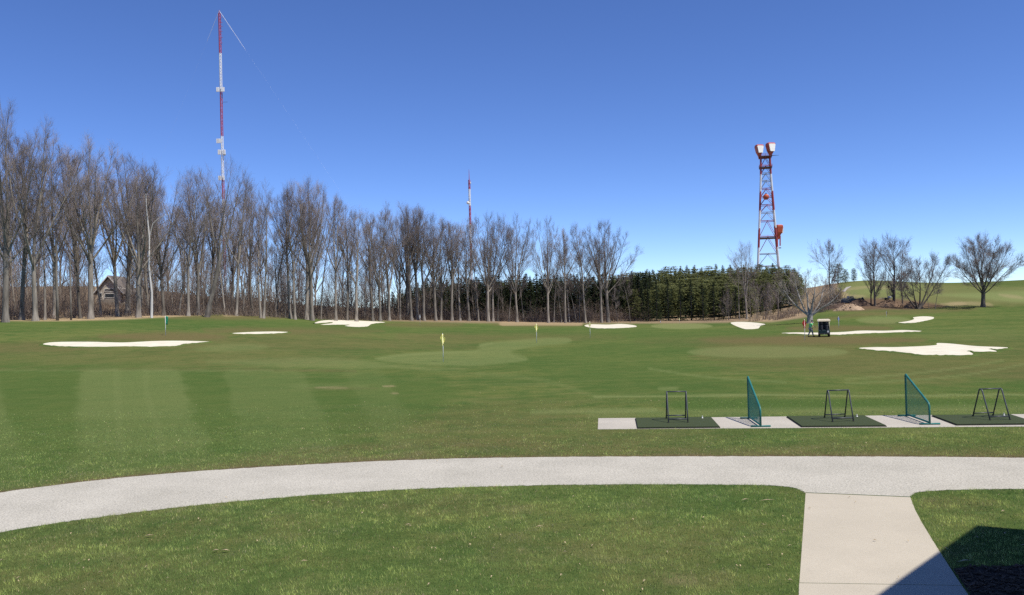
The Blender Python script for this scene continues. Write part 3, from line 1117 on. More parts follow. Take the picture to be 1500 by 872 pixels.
# ------------------------------------------------------------------ flags
def flagstick(px, py, top, colour, label, shape='hang', wide=1.0, minr=.012):
    P = ground_at(px, py)
    h = (py - top) * P.y / F
    t = thing('flagstick', label, 'golf flag', P, 0, 'flags on the practice greens')
    mb = MB()
    r = max(minr, .010)
    mb.tube([(0, 0, -.03), (0.012, 0, h * .5), (0, 0, h)], [r * 1.15, r, r * .8], 8)
    mb.lathe([(.004, h), (.02, h + .012), (.004, h + .03)], 8)
    mb.build('pole', 'white_paint', t, True)
    mb = MB()
    rows, colsn = 9, 8
    vs, fs = [], []
    fh = h * .42
    for i in range(rows + 1):
        s = i / rows
        if shape == 'hang':
            w = (.05 + .20 * (math.sin(PI * min(1, s * 1.28) ** 1.3) if s < .78 else (1 - s) / .22 * .55)) * wide * h / 2.1
            x0 = -w * .55
        else:
            w = .42 * wide * h / 2.1 * (1 - .25 * s)
            x0 = 0
        for j in range(colsn + 1):
            u = j / colsn
            fold = math.sin(u * 3 * PI + s * 2) * .05 * (h / 2.1)
            sag = (.10 * u * u * fh) if shape != 'hang' else .06 * fh * math.sin(u * PI)
            vs.append((x0 + w * u, fold, h - .02 - s * fh - sag))
    for i in range(rows):
        for j in range(colsn):
            a = i * (colsn + 1) + j
            fs.append((a, a + 1, a + colsn + 2, a + colsn + 1))
    nb = len(vs)
    vs2 = vs + [(x, y + .006, z) for x, y, z in vs]
    fs2 = [f[::-1] for f in fs] + [tuple(i + nb for i in f) for f in fs]
    edge = [j for j in range(colsn + 1)] + [i * (colsn + 1) + colsn for i in range(1, rows + 1)] + [rows * (colsn + 1) + j for j in range(colsn - 1, -1, -1)] + [i * (colsn + 1) for i in range(rows - 1, 0, -1)]
    for k in range(len(edge)):
        a, b = edge[k], edge[(k + 1) % len(edge)]
        fs2.append((a, b, b + nb, a + nb))
    mb.add(vs2, fs2)
    mb.build('flag', colour, t, True)


flagstick(649.3, 530, 489, 'flag_yellow', 'yellow flag hanging limp, nearest of the yellow flags', 'hang', 1.6, .022)
flagstick(786.2, 503, 474.5, 'flag_yellow', 'yellow flag hanging limp, the middle one of three tall yellow flags', 'hang', 1.6, .026)
flagstick(864.5, 495.3, 471, 'flag_yellow', 'slim yellow flag in front of the flat sand bunker below the paired trees', 'hang', 1.0, .026)
flagstick(242.6, 491.5, 463, 'flag_green', 'green flag standing behind the long white bunker', 'fly', .8, .026)
flagstick(615.5, 477, 461, 'flag_white', 'small pale flag at the foot of the wood beside the forked bunker', 'hang', .9, .018)
flagstick(1179, 498.5, 468, 'flag_red', 'red flag standing beside the person in the green shirt', 'hang', 1.5, .026)
flagstick(1228.7, 480.5, 464, 'flag_blue', 'blue flag standing behind the golf cart', 'hang', 1.4, .026)
flagstick(1298.5, 465, 456.5, 'flag_black', 'small black flag on the green below the dirt works', 'fly', .9, .018)
flagstick(995.5, 474, 466, 'flag_yellow', 'tiny yellow flag in front of the dark spruces', 'hang', 1.6, .02)
P = ground_at(967.5, 473.3)
mp = thing('marker_post', 'small white marker post in front of the dark spruces', 'marker post', P)
MB().lathe([(.07, -.05), (.07, .42), (.05, .46)], 10).build('post', 'white_paint', mp, True)
MB().lathe([(.075, .30), (.075, .36)], 10).build('band', 'flag_black', mp, True)


# ------------------------------------------------------------------ golf cart
def golf_cart():
    P = ground_at(1207.2, 493.2)
    t = thing('golf_cart', 'dark golf cart with cream roof parked beside the person in green', 'golf cart', P, math.radians(-19), None, .94)
    # seen from behind: +y is the way it faces
    w = .6
    mb = MB()
    mb.bbox((-w, -1.2, .28), (w, -.15, .80), .07)
    mb.bbox((-w + .02, -.15, .26), (w - .02, .62, .36), .03)
    mb.build('body', 'cart_dark', t)
    mb = MB()
    mb.prism([Vector((-w + .03, y, z)) for y, z in ((.62, .26), (1.2, .34), (1.22, .55), (1.05, .80), (.82, .93), (.72, .90), (.62, .5))], (2 * w - .06, 0, 0))
    mb.build('front_cowl', 'cart_dark', t)
    mb = MB()
    mb.bbox((-w + .04, -.62, .78), (w - .04, -.12, .92), .05)
    mb.build('seat', 'seat_black', t)
    mb = MB()
    mb.bbox((-w + .06, -.70, .92), (w - .06, -.58, 1.28), .04)
    mb.build('backrest', 'seat_black', t)
    mb = MB()
    mb.prism([Vector(p) for p in ((-.66, -1.02, 1.80), (.66, -1.02, 1.80), (.66, .95, 1.84), (-.66, .95, 1.84))], (0, 0, .05))
    mb.prism([Vector(p) for p in ((-.58, -.9, 1.852), (.58, -.9, 1.852), (.58, .85, 1.892), (-.58, .85, 1.892))], (0, 0, .04))
    mb.prism([Vector(p) for p in ((-.66, -1.06, 1.72), (.66, -1.06, 1.72), (.66, -1.022, 1.85), (-.66, -1.022, 1.85))], (0, .03, 0))
    mb.build('roof', 'cart_cream', t)
    for sx in (-1, 1):
        for y0, y1 in ((-.72, -.86), (.80, .62)):
            mb = MB()
            mb.tube([(sx * .55, y0, .80), (sx * .55, y0, 1.2), (sx * .56, y1, 1.80)], .03, 8)
            mb.build('roof_post', 'cart_cream', t, True)
    mb = MB()
    mb.prism([Vector(p) for p in ((-.52, .81, .93), (.52, .81, .93), (.52, .65, 1.76), (-.52, .65, 1.76))], (0, .012, 0))
    mb.build('windshield', 'window_glass', t)
    for sx in (-1, 1):
        mb = MB()
        mb.lathe([(.10, .42), (.14, .44), (.15, 1.0), (.13, 1.12), (.15, 1.22), (.14, 1.26)], 12, (sx * .27, -1.06, 0))
        b = mb.build('bag', 'cart_bag', t, True)
        mb = MB()
        for k in range(5):
            a = k * 1.3
            p = Vector((sx * .27 + .07 * math.cos(a), -1.06 + .07 * math.sin(a), 1.2))
            mb.tube([p, p + Vector((.02 * math.cos(a), .02, .3 + .05 * (k % 3)))], .012, 6)
            mb.lathe([(.02, .28), (.045, .33), (.02, .38)], 8, p)
        mb.build('golf_club', 'cart_bag', b, True)
    for sx in (-1, 1):
        for y in (-.78, .86):
            mb = MB()
            mb.lathe([(.13, -.09), (.22, -.10), (.235, -.06), (.235, .06), (.22, .10), (.13, .09)], 20, (sx * .50, y, .235), 'x')
            wl = mb.build('wheel', 'tyre', t, True)
            mb = MB()
            mb.lathe([(.03, -.105), (.12, -.095), (.13, .095), (.03, .105)], 14, (sx * .50, y, .235), 'x')
            mb.build('rim', 'tower_grey', wl, True)
    mb = MB()
    mb.tube([(.28, .68, .88), (.28, .45, 1.06)], .02, 8)
    c = Vector((.28, .43, 1.08))
    pts = [c + Vector((math.cos(a) * .17, math.sin(a) * .07, math.sin(a) * .15)) for a in np.linspace(0, 2 * PI, 17)]
    mb.tube(pts, .014, 6)
    mb.build('steering_wheel', 'seat_black', t, True)
    MB().bbox((-.58, -1.28, .30), (.58, -1.202, .40), .02).build('bumper', 'rubber', t)
    MB().bbox((.30, -1.222, .50), (.48, -1.203, .68), .006).build('number_plate', 'white_paint', t)


golf_cart()


# ------------------------------------------------------------------ person
def skin_mesh(name, nodes, edges, material, parent, sub=2):
    me = bpy.data.meshes.new(name)
    me.from_pydata([n[0] for n in nodes], edges, [])
    o = bpy.data.objects.new(name, me)
    COL.objects.link(o)
    sk = o.modifiers.new('skin', 'SKIN')
    for i, n in enumerate(nodes):
        r = n[1]
        me.skin_vertices[0].data[i].radius = r if hasattr(r, '__len__') else (r, r)
        me.skin_vertices[0].data[i].use_root = (i == 0)
    ss = o.modifiers.new('sub', 'SUBSURF')
    ss.levels = ss.render_levels = sub
    bpy.context.view_layer.update()
    ev = o.evaluated_get(bpy.context.evaluated_depsgraph_get())
    m2 = bpy.data.meshes.new_from_object(ev)
    o.modifiers.clear()
    o.data = m2
    m2.materials.clear()
    m2.materials.append(MATS[material])
    m2.polygons.foreach_set('use_smooth', [True] * len(m2.polygons))
    o.parent = parent
    return o


def person():
    P = ground_at(1187.6, 493.4)
    t = thing('person', 'person in a bright green shirt and grey trousers striding towards the golf cart', 'person', P, 0, None, .97)
    # facing +x, mid-stride, slightly bent forward
    hip = (0.0, 0, .93)
    N = [(hip, (.15, .13)), ((.02, 0, 1.10), (.14, .11)), ((.06, 0, 1.30), (.16, .12)), ((.08, 0, 1.43), (.13, .10)), ((.10, 0, 1.51), .055), ((.125, 0, 1.58), .07),
         ((.135, 0, 1.67), .098), ((.13, 0, 1.75), .075),
         ((.02, -.10, .90), .095), ((.16, -.10, .50), .062), ((.24, -.10, .10), .042), ((.34, -.10, .045), .035), ((.42, -.10, .035), .028),
         ((-.02, .10, .90), .095), ((-.04, .10, .50), .062), ((-.26, .10, .13), .042), ((-.22, .10, .05), .036), ((-.13, .10, .035), .028),
         ((.09, -.19, 1.42), .06), ((.13, -.25, 1.15), .045), ((.36, -.24, 1.05), .034), ((.44, -.23, 1.03), .030),
         ((.07, .19, 1.42), .06), ((-.06, .25, 1.16), .045), ((-.02, .27, .92), .034), ((.0, .27, .84), .030),
         ((.215, 0, 1.655), .018)]
    E = [(0, 1), (1, 2), (2, 3), (3, 4), (4, 5), (5, 6), (6, 7), (0, 8), (8, 9), (9, 10), (10, 11), (11, 12), (0, 13), (13, 14), (14, 15), (15, 16), (16, 17),
         (3, 18), (18, 19), (19, 20), (20, 21), (3, 22), (22, 23), (23, 24), (24, 25), (6, 26)]
    # fingers and thumbs
    def hand(root, fw, side, up):
        fw, side, up = Vector(fw).normalized(), Vector(side), Vector(up)
        b = Vector(N[root][0])
        for k, L in enumerate((.062, .07, .066, .05)):
            p = b + fw * .035 + side * (.026 - .0175 * k)
            q = p + fw * L * .55 - up * .008
            s = q + fw * L * .35 - up * .025
            i = len(N)
            N.extend([(tuple(p), .010), (tuple(q), .009), (tuple(s), .008)])
            E.extend([(root, i), (i, i + 1), (i + 1, i + 2)])
        p = b + side * .036 + fw * .01 - up * .01
        q = p + fw * .035 + side * .012 - up * .016
        i = len(N)
        N.extend([(tuple(p), .011), (tuple(q), .009)])
        E.extend([(root, i), (i, i + 1)])
    hand(21, (1, 0, -.2), (0, .9, .3), (0, -.3, 1))
    hand(25, (.15, 0, -1), (1, 0, .1), (0, 1, 0))
    skin_mesh('body', N, E, 'skin', t)
    skin_mesh('shirt', [((.01, 0, .92), (.185, .15)), ((.025, 0, 1.10), (.17, .14)), ((.06, 0, 1.30), (.19, .15)), ((.08, 0, 1.42), (.165, .12)), ((.09, 0, 1.475), (.08, .08)),
                        ((.09, -.20, 1.42), .085), ((.12, -.245, 1.22), .075), ((.07, .20, 1.42), .085), ((-.03, .245, 1.23), .075)],
              [(0, 1), (1, 2), (2, 3), (3, 4), (3, 5), (5, 6), (3, 7), (7, 8)], 'shirt_green', t)
    skin_mesh('trousers', [((0, 0, .95), (.165, .14)), ((.03, -.10, .86), .12), ((.16, -.10, .50), .085), ((.235, -.10, .12), .07), ((-.02, .10, .86), .12), ((-.04, .10, .50), .085), ((-.25, .10, .16), .07)],
              [(0, 1), (1, 2), (2, 3), (0, 4), (4, 5), (5, 6)], 'trouser_grey', t)
    skin_mesh('cap', [((.10, 0, 1.72), .106), ((.115, 0, 1.79), .085), ((.25, 0, 1.725), (.06, .015))], [(0, 1), (0, 2)], 'hair_dark', t)
    for y, pts in ((-.10, ((.22, .055), (.33, .05), (.44, .04))), (.10, ((-.29, .08), (-.2, .055), (-.10, .04)))):
        skin_mesh('shoe', [((x, y, z), (.05, .045)) for x, z in pts], [(0, 1), (1, 2)], 'shoe_dark', t)
    for s in (-1, 1):
        MB().lathe([(.002, -.014), (.012, -.008), (.014, 0), (.012, .008), (.002, .014)], 8, (.222, s * .035, 1.685), 'x').build('eye', 'hair_dark', t, True)


person()


# ------------------------------------------------------------------ bare trees
class Grower:
    def __init__(self, seed, cfg):
        self.r = random.Random(seed)
        self.trunk, self.crown = MB(), MB()
        self.c = cfg

    def rnd_perp(self, d):
        while True:
            v = Vector((self.r.uniform(-1, 1), self.r.uniform(-1, 1), self.r.uniform(-1, 1)))
            v = v - d * v.dot(d)
            if v.length > .2:
                return v.normalized()

    def path(self, p, d, L, n, wander, up):
        pts = [p]
        for k in range(n):
            d = (d + self.rnd_perp(d) * self.r.gauss(0, wander) + Vector((0, 0, up))).normalized()
            p = p + d * (L / n)
            pts.append(p)
        return pts, d

    def at(self, pts, t):
        f = t * (len(pts) - 1)
        i = min(int(f), len(pts) - 2)
        return pts[i].lerp(pts[i + 1], f - i), (pts[i + 1] - pts[i]).normalized()

    def branch(self, p, d, L, r, lev):
        c = self.c
        R = self.r
        nseg = (5, 4, 3)[lev - 1]
        pts, dd = self.path(p, d, L, nseg, c.get('wander', .14), c.get('up', .10))
        rad = [r * (1 - .72 * k / nseg) for k in range(nseg + 1)]
        self.crown.tube(pts, rad, (5, 4, 3)[lev - 1], 0 if lev == 1 else 1, False)
        n = c['n'][lev]
        for k in range(n):
            t = c.get('t0', .22) + (1 - c.get('t0', .22)) * (k + R.random() * .8) / n
            q, e = self.at(pts, min(t, .99))
            a = math.radians(R.uniform(*c.get('ang', (24, 48))))
            nd = (e * math.cos(a) + self.rnd_perp(e) * math.sin(a)).normalized()
            lr = rad[min(int(t * nseg), nseg)]
            if lev < 3:
                self.branch(q, nd, L * R.uniform(.36, .56) * (1.15 - .45 * t), max(lr * .6, c.get('minr', .010)), lev + 1)
            else:
                self.twig(q, nd, L)
        if lev == 3:
            self.twig(pts[-1], dd, L)
        else:
            self.branch(pts[-1], dd, L * .42, max(rad[-1] * .9, c.get('minr', .010)), lev + 1)

    def twig(self, q, d, L):
        c = self.c
        l = self.r.uniform(*c.get('twig', (.5, 1.1)))
        d = (d + Vector((0, 0, .15))).normalized()
        m = q + d * l * .55
        w = c.get('tw', .013)
        d2 = (d + self.rnd_perp(d) * .25).normalized()
        self.crown.spike(q, m + d2 * l * .45, w, 1)
        if self.r.random() < .6:
            d3 = (d + self.rnd_perp(d) * .7).normalized()
            self.crown.spike(m, m + d3 * l * .5, w * .8, 1)

    def stem(self, base, d, L, r0, r1, clean, n, wander=.035, up=.05, spread=(22, 42), lratio=.42, flare=True, bend=0, limb_r=.42):
        R = self.r
        ns = 12
        pts, dd = self.path(base, d, L, ns, wander, up)
        rad = [r0 + (r1 - r0) * (k / ns) ** .9 for k in range(ns + 1)]
        if flare:
            rad[0] *= 1.5
            pts.insert(1, pts[0].lerp(pts[1], .35))
            rad.insert(1, r0 * 1.08)
        self.trunk.tube(pts, rad, 9, 0, False)
        for k in range(n):
            t = clean + (1 - clean) * (k + R.random() * .7) / n
            q, e = self.at(pts, min(t, .985))
            a = math.radians(R.uniform(*spread))
            nd = (e * math.cos(a) + self.rnd_perp(e) * math.sin(a)).normalized()
            if nd.z < .1:
                nd.z = .1 + R.random() * .2
            lr = rad[min(int(t * ns) + 1, len(rad) - 1)]
            s = (t - clean) / (1 - clean)
            shape = self.c.get('shape', lambda s: .55 + .9 * s * (1 - s) * 2)(s)
            self.branch(q, nd, L * lratio * shape * R.uniform(.75, 1.15), max(lr * R.uniform(.38, .6) * limb_r / .42, .03), 1)
        self.branch(pts[-1], dd, L * lratio * .5, r1, 1)
        return pts


BUILDERS = {}


def proto(name, seed, cfg, fn, bark='bark', limb='limb', twig='twig'):
    g = Grower(seed, cfg)
    fn(g)
    zz_ = sorted(v[2] for v in (g.crown.v or g.trunk.v))
    zs = zz_[int(len(zz_) * .985) - 1] if g.crown.v else zz_[-1]
    BUILDERS[name] = (g.trunk.mesh('trunk', [bark], True), g.crown.mesh('crown', [limb, twig], False) if g.crown.v else None, zs)


UPV = Vector((0, 0, 1))
FOREST = dict(n={1: 5, 2: 3, 3: 3}, up=.08, wander=.12, ang=(18, 40), twig=(.6, 1.35), tw=.0066, shape=lambda s: 1.15 - .55 * s)
for k in range(7):
    def f(g, k=k):
        hf = (9.5, 11.5, 8, 10.5, 12.5, 9, 11)[k]
        lean = Vector(((-.04, .05, 0, .07, -.06, .03, -.02)[k], (.02, -.03, .04, 0, -.02, .03, 0)[k], 1)).normalized()
        pts, d = g.path(Vector((0, 0, 0)), lean, hf, 9, .025, .03)
        r = .27 + .035 * (k % 3)
        rad = [r * 1.55] + [r * (1 - .33 * i / 9) for i in range(1, 10)]
        g.trunk.tube(pts, rad, 9, 0, False)
        m = (5, 4, 6, 4, 4, 5, 3)[k]
        for j in range(m):
            az = j * 2.4 + k
            tilt = (.05 + .58 * (j / max(m - 1, 1))) * (1, .85, 1.15, .9, .8, 1.1, .9)[k]
            dd = (UPV + Vector((math.cos(az), math.sin(az), 0)) * tilt).normalized()
            g.stem(pts[-1] - UPV * (.25 * j), dd, (23 - hf) * (1 - .16 * j / m), r * (.56 - .03 * j), .04, .14, 8, .05, .035, (20, 42), .30, False)
        for j in range(4):
            q, e = g.at(pts, .62 + .09 * j)
            az = j * 2.0 + 2 * k
            g.branch(q, (UPV * 1.1 + Vector((math.cos(az), math.sin(az), 0))).normalized(), g.r.uniform(2.2, 4.2), .06, 1)
    proto('forest%d' % k, 20 + k, FOREST, f)
for k in range(2):                      # full rounded dome on a clean stem
    def f(g, k=k):
        hf = (8.5, 9.5)[k]
        pts, d = g.path(Vector((0, 0, 0)), Vector((.03 * (1 - 2 * k), 0, 1)).normalized(), hf, 8, .025, .03)
        g.trunk.tube(pts, [.5] + [.36 - .012 * i for i in range(8)], 9, 0, False)
        for j in range(9):
            az = j * 2.4 + k
            tilt = .04 + .95 * ((j + .3) / 9) ** .9
            dd = (UPV + Vector((math.cos(az), math.sin(az), 0)) * tilt).normalized()
            g.stem(pts[-1] - UPV * (.28 * j), dd, 12.8 - 2.6 * (j / 9), .19 - .009 * j, .035, .16, 7, .05, .03, (22, 44), .30, False)
    proto('dome%d' % k, 36 + k, FOREST, f)
for k in range(3):                      # fork high up into two or three leaders: vase shaped
    def f(g, k=k):
        fork = (8.5, 10.5, 7)[k]
        r = .36
        pts, d = g.path(Vector((0, 0, 0)), Vector((.03 * (k - 1), .02, 1)).normalized(), fork, 8, .03, .05)
        rad = [r * 1.5] + [r * (1 - .25 * i / 8) for i in range(1, 9)]
        g.trunk.tube(pts, rad, 9, 0, False)
        for j in range((3, 4, 3)[k]):
            a = j * 2 * PI / (3, 4, 3)[k] + .4 * k + .2
            dd = (UPV + Vector((math.cos(a), math.sin(a) * .7, 0)) * .30).normalized()
            g.stem(pts[-1] - UPV * .15, dd, (13.5, 12, 15)[k], r * .62, .05, .16, 11, .05, .05, (22, 44), .40, False)
    proto('fork%d' % k, 40 + k, FOREST, f)


def f(g):                               # two trunks from one base
    for s, l in ((-1, 21), (1, 22.5)):
        g.stem(Vector((s * .3, 0, 0)), Vector((s * .09, .02, 1)).normalized(), l, .30, .06, .42, 11, .035, .02, (18, 38), .34)
proto('twin', 61, FOREST, f)
for k in range(3):                      # crowned almost to the ground
    def f(g, k=k):
        g.stem(Vector((0, 0, 0)), Vector((.05 * (k - 1), 0, 1)).normalized(), 15, .16, .04, .14, 15, .05, .04, (24, 46), .34)
    proto('low%d' % k, 65 + k, FOREST, f)


def f(g):                               # leans right low down, then straightens; broad top
    pts = [Vector(p) for p in ((-1.0, 0, 0), (-.7, 0, 1.5), (.3, 0, 5), (1.2, 0, 8.5), (1.5, 0, 10))]
    g.trunk.tube(pts, [.62, .44, .38, .34, .32], 10, 0, False)
    for dx, dy, l, nn in ((-.32, .1, 13, 8), (.05, -.1, 14, 9), (.36, .05, 13, 9)):
        g.stem(Vector((1.5, 0, 9.8)), Vector((dx, dy, 1)).normalized(), l, .21, .05, .25, nn, .05, .04, (24, 46), .42, False)
proto('leaning', 62, FOREST, f)

SLIM = dict(n={1: 4, 2: 4, 3: 3}, up=.08, wander=.14, ang=(25, 50), twig=(.5, 1.1), tw=.009)
for k in range(4):
    def f(g, k=k):
        g.stem(Vector((0, 0, 0)), Vector((.06 * (k - 1.5), .03, 1)).normalized(), 14.5, .13, .03, (.35, .45, .3, .5)[k], 11, .05, .04, (25, 50), .26)
    proto('slim%d' % k, 70 + k, SLIM, f, 'bark', 'limb', 'twig')

OPEN = dict(n={1: 6, 2: 5, 3: 4}, up=.05, wander=.13, ang=(20, 42), twig=(.6, 1.3), tw=.0115, t0=.2)


def f(g):                               # broad rounded crown, short trunk
    pts, d = g.path(Vector((0, 0, 0)), UPV, 3.2, 4, .03, .05)
    g.trunk.tube(pts, [.55, .40, .37, .36, .36], 10, 0, False)
    for j in range(13):
        a = j * 2.4
        tilt = (.03 + 1.55 * ((j + .5) / 13) ** 1.0)
        dd = (UPV + Vector((math.cos(a), math.sin(a), 0)) * tilt).normalized()
        g.stem(pts[-1] - UPV * (.9 * j / 13), dd, 8.6 - .9 * (j / 13), .17 - .006 * j, .035, .22, 7, .06, .03, (22, 46), .34, False)
proto('broad', 81, dict(OPEN, n={1: 5, 2: 4, 3: 3}, tw=.009), f, 'bark_dark', 'twig_dark', 'twig')


def f(g):                               # tall oval crown
    g.stem(Vector((0, 0, 0)), UPV, 12, .36, .05, .18, 17, .04, .03, (25, 48), .50)
proto('oval', 82, OPEN, f, 'bark_dark', 'limb', 'twig')


def f(g):                               # round crown on a clean stem
    g.stem(Vector((0, 0, 0)), UPV, 12.5, .30, .05, .30, 14, .04, .03, (30, 58), .46)
proto('round', 83, dict(OPEN, n={1: 6, 2: 5, 3: 4}), f, 'bark_dark', 'limb', 'twig')


def f(g):                               # leaning fan of stems
    for dx, dy, l in ((-.75, .1, 6.5), (-.3, -.1, 7.0), (.62, .1, 9.5), (.95, -.1, 10.0), (.35, .2, 8.5)):
        g.stem(Vector((dx * .2, 0, 0)), Vector((dx, dy, 1)).normalized(), l, .19, .04, .35, 8, .05, .05, (28, 55), .34, False)
proto('fan', 84, dict(OPEN, n={1: 5, 2: 4, 3: 3}), f, 'bark_dark', 'limb', 'twig')


def f(g):                               # short trunk, long bare contorted limbs
    g.trunk.tube([Vector(p) for p in ((0, 0, 0), (0, 0, .4), (.03, 0, 1.1), (.02, 0, 1.5))], [.52, .38, .36, .36], 10, 0, False)
    for dx, dy, l, r in ((-.95, .05, 5.4, .17), (-.55, -.1, 6.5, .15), (-.12, .1, 6.2, .18), (.18, -.05, 5.2, .20), (1.15, .05, 5.0, .19), (.75, .15, 6.0, .14)):
        g.stem(Vector((dx * .12, 0, 1.3)), Vector((dx, dy, 1)).normalized(), l, r, .035, .25, 6, .07, .05, (25, 55), .36, False)
proto('scraggly', 85, dict(n={1: 3, 2: 2, 3: 1}, up=.08, wander=.15, ang=(24, 50), twig=(.4, .9), tw=.014, minr=.016), f, 'bark_grey', 'twig_pale', 'twig_pale')


def f(g):                               # dead, bleached, forked near the top
    pts = [Vector(p) for p in ((0, 0, 0), (.1, 0, 4), (-.25, 0, 8), (-.1, 0, 12.5), (-.45, 0, 17.0), (-.5, 0, 19.3))]
    g.trunk.tube(pts, [.22, .155, .14, .125, .085, .06], 9, 0, False)
    g.trunk.tube([Vector(p) for p in ((-.1, 0, 12.5), (.5, 0, 14.6), (1.3, 0, 15.3), (2.6, 0, 15.9), (3.6, 0, 16.0))], [.075, .06, .045, .03, .015], 6, 0, False)
    g.c = dict(g.c, n={1: 4, 2: 2, 3: 1})
    for dx in (-.3, .45, .9):
        g.branch(Vector((-.5, 0, 19.2)), Vector((dx, .1, 1)).normalized(), 2.6, .06, 1)
proto('dead', 86, dict(n={1: 4, 2: 2, 3: 1}, up=.05, wander=.2, twig=(.3, .6), tw=.014), f, 'bark_pale', 'limb', 'twig')


def f(g):                               # broken trunk
    pts = [Vector(p) for p in ((0, 0, 0), (.05, 0, 3), (-.05, 0, 6), (.05, 0, 9), (.0, 0, 10.6), (.12, 0, 11.1))]
    g.trunk.tube(pts, [.2, .17, .15, .15, .12, .02], 9, 0, True)
    g.trunk.tube([Vector((0, 0, 7.5)), Vector((-.6, .1, 8.4)), Vector((-.9, .1, 9.3))], [.07, .05, .02], 6, 0, False)
proto('snag', 87, dict(n={1: 1, 2: 1, 3: 1}), f, 'bark')

TR = random.Random(11)


def tree(kind, P, h, label, group, name='bare_tree', rz=None, wide=1.0):
    tm, cm, zs = BUILDERS[kind]
    s = h / zs
    t = thing(name, label, 'tree', P - Vector((0, 0, .05)), TR.uniform(0, 2 * PI) if rz is None else rz, group, (s * wide, s * wide, s))
    link_part('trunk', tm, t)
    if cm:
        link_part('crown', cm, t)
    return t


EDGE_P = [-300, 0, 150, 300, 450, 600, 750, 900, 1050, 1200]
EDGE_D = [104, 105, 115, 121, 156, 184, 196, 202, 204, 190]


def edge_d(px):
    return float(np.interp(px, EDGE_P, EDGE_D))


def front(px, top, kind, label, back=0.0, rz=None, wide=1.0, group='bare trees along the wood edge', name='bare_tree'):
    d = edge_d(px) + back
    P = at_depth(px, d)
    _, py, _ = project(np.array([[P.x, P.y, P.z]]))
    tree(kind, P, (float(py[0]) - top) * d / F, label, group, name, rz, wide)


ORD = 'first second third fourth fifth sixth seventh eighth ninth tenth eleventh twelfth'.split()
W = 'wood edge'
front(8, 163, 'dome0', 'stout dark bare tree at the left end of the wood, tallest of all', 0, .3, .9)
LEFT = [(-30, 175, 'forest1', 2), (32, 205, 'forest4', 3), (52, 190, 'forest2', 0), (66, 222, 'slim1', 1), (80, 215, 'forest0', 4), (118, 222, 'slim2', 2), (133, 208, 'dome1', 0), (147, 232, 'slim0', 6), (172, 235, 'forest5', 5), (186, 232, 'forest4', 7), (203, 238, 'dome0', 0)]
for i, (px, top, k, b) in enumerate(LEFT[1:]):
    front(px, top, k, 'bare grey tree, %s right of the stout dark tree at the wood end' % ORD[i], b)
front(-30, 175, 'forest1', 'bare tree half outside the photo at the left border, beside the stout dark tree', 2)
front(84, 348, 'snag', 'broken pale snag without a crown, near the wood edge left of the grey house', -1, 0, 1, None, 'tree_snag')
front(104, 366, 'snag', 'shorter broken tan snag close before the grey house, left of its gable', -1, 1.7, .8, None, 'tree_snag')
front(222, 246, 'dead', 'bleached white dead tree with a bare side branch, right of the grey house', -2, 0, 1.0, None, 'dead_tree')
MID = [(240, 268, 'forest2', 4), (262, 275, 'slim3', 5), (276, 262, 'forest0', 2), (290, 254, 'fork2', 7)]
for i, (px, top, k, b) in enumerate(MID):
    front(px, top, k, 'bare tree on the wood edge, %s right of the bleached dead tree' % ORD[i], b)
front(311, 238, 'leaning', 'pale barked tree leaning low down, its wide crown crossing the left mast', -3, 0, .95)
MID2 = [(330, 290, 'slim1', 6), (346, 268, 'forest3', 3), (356, 286, 'slim2', 8), (370, 280, 'forest1', 9)]
for i, (px, top, k, b) in enumerate(MID2):
    front(px, top, k, 'bare tree, %s right of the leaning one that crosses the left mast' % ORD[i], b)
front(384, 270, 'twin', 'twin trunked bare tree with pale bark, two stems rising from one base', -4, 0, .9)
MID3 = [(404, 285, 'slim0', 8), (425, 280, 'forest4', 3), (432, 276, 'forest0', 0), (449, 268, 'fork1', 2), (457, 270, 'dome1', -2), (470, 290, 'slim3', 5), (492, 288, 'forest3', 0), (508, 307, 'forest1', 2), (522, 312, 'fork0', -2), (534, 330, 'slim1', 6), (546, 316, 'forest4', 0)]
for i, (px, top, k, b) in enumerate(MID3):
    front(px, top, k, 'tall bare tree on the wood edge, %s right of the twin trunked tree' % ORD[i], b)
MID4 = [(557, 306, 'forest2', 0, 'eleventh'), (570, 312, 'fork2', 1, 'tenth'), (586, 318, 'forest0', 4, 'ninth'), (597, 304, 'dome0', 6, 'eighth'), (603, 308, 'forest1', 0, 'seventh'), (611, 306, 'fork1', 2, 'sixth'), (621, 316, 'fork0', 0, 'fifth'), (638, 320, 'dome1', 0, 'fourth'), (646, 324, 'forest2', 3, 'third'), (662, 326, 'fork1', 0, 'second'), (674, 330, 'forest3', 2, 'nearest')]
for px, top, k, b, o_ in MID4:
    front(px, top, k, 'tall grey trunked bare tree, %s to the left of the far mast' % o_, b)
MID5 = [(687, 328, 'fork2', 0), (701, 322, 'slim2', 2), (715, 318, 'dome0', 0), (722, 320, 'forest0', 2), (729, 328, 'slim0', 4), (745, 336, 'slim3', 3), (757.5, 322, 'forest2', 0), (767, 350, 'slim1', 5)]
for i, (px, top, k, b) in enumerate(MID5):
    front(px, top, k, 'bare tree before the spruces, %s right of the far mast' % ORD[i], b)
front(803, 324, 'dome0', 'bare tree with a tall oval crown standing clear of its neighbours, two yellow flags below', 0, .5, .8)
front(811, 352, 'slim2', 'slender bare tree close behind the tall oval crowned one', 3)
MID6 = [(822, 365, 'slim0', 2), (828, 338, 'forest4', 0), (834, 360, 'slim1', 4), (844, 380, 'slim3', 3), (848, 370, 'slim2', 6), (858, 330, 'forest3', 0)]
for i, (px, top, k, b) in enumerate(MID6):
    front(px, top, k, 'slim bare tree, %s from the left between oval crown and paired broad trees' % ORD[i], b)
front(881, 332, 'dome1', 'left one of the paired broad trees above the flat sand bunker', 0, .2, .9)
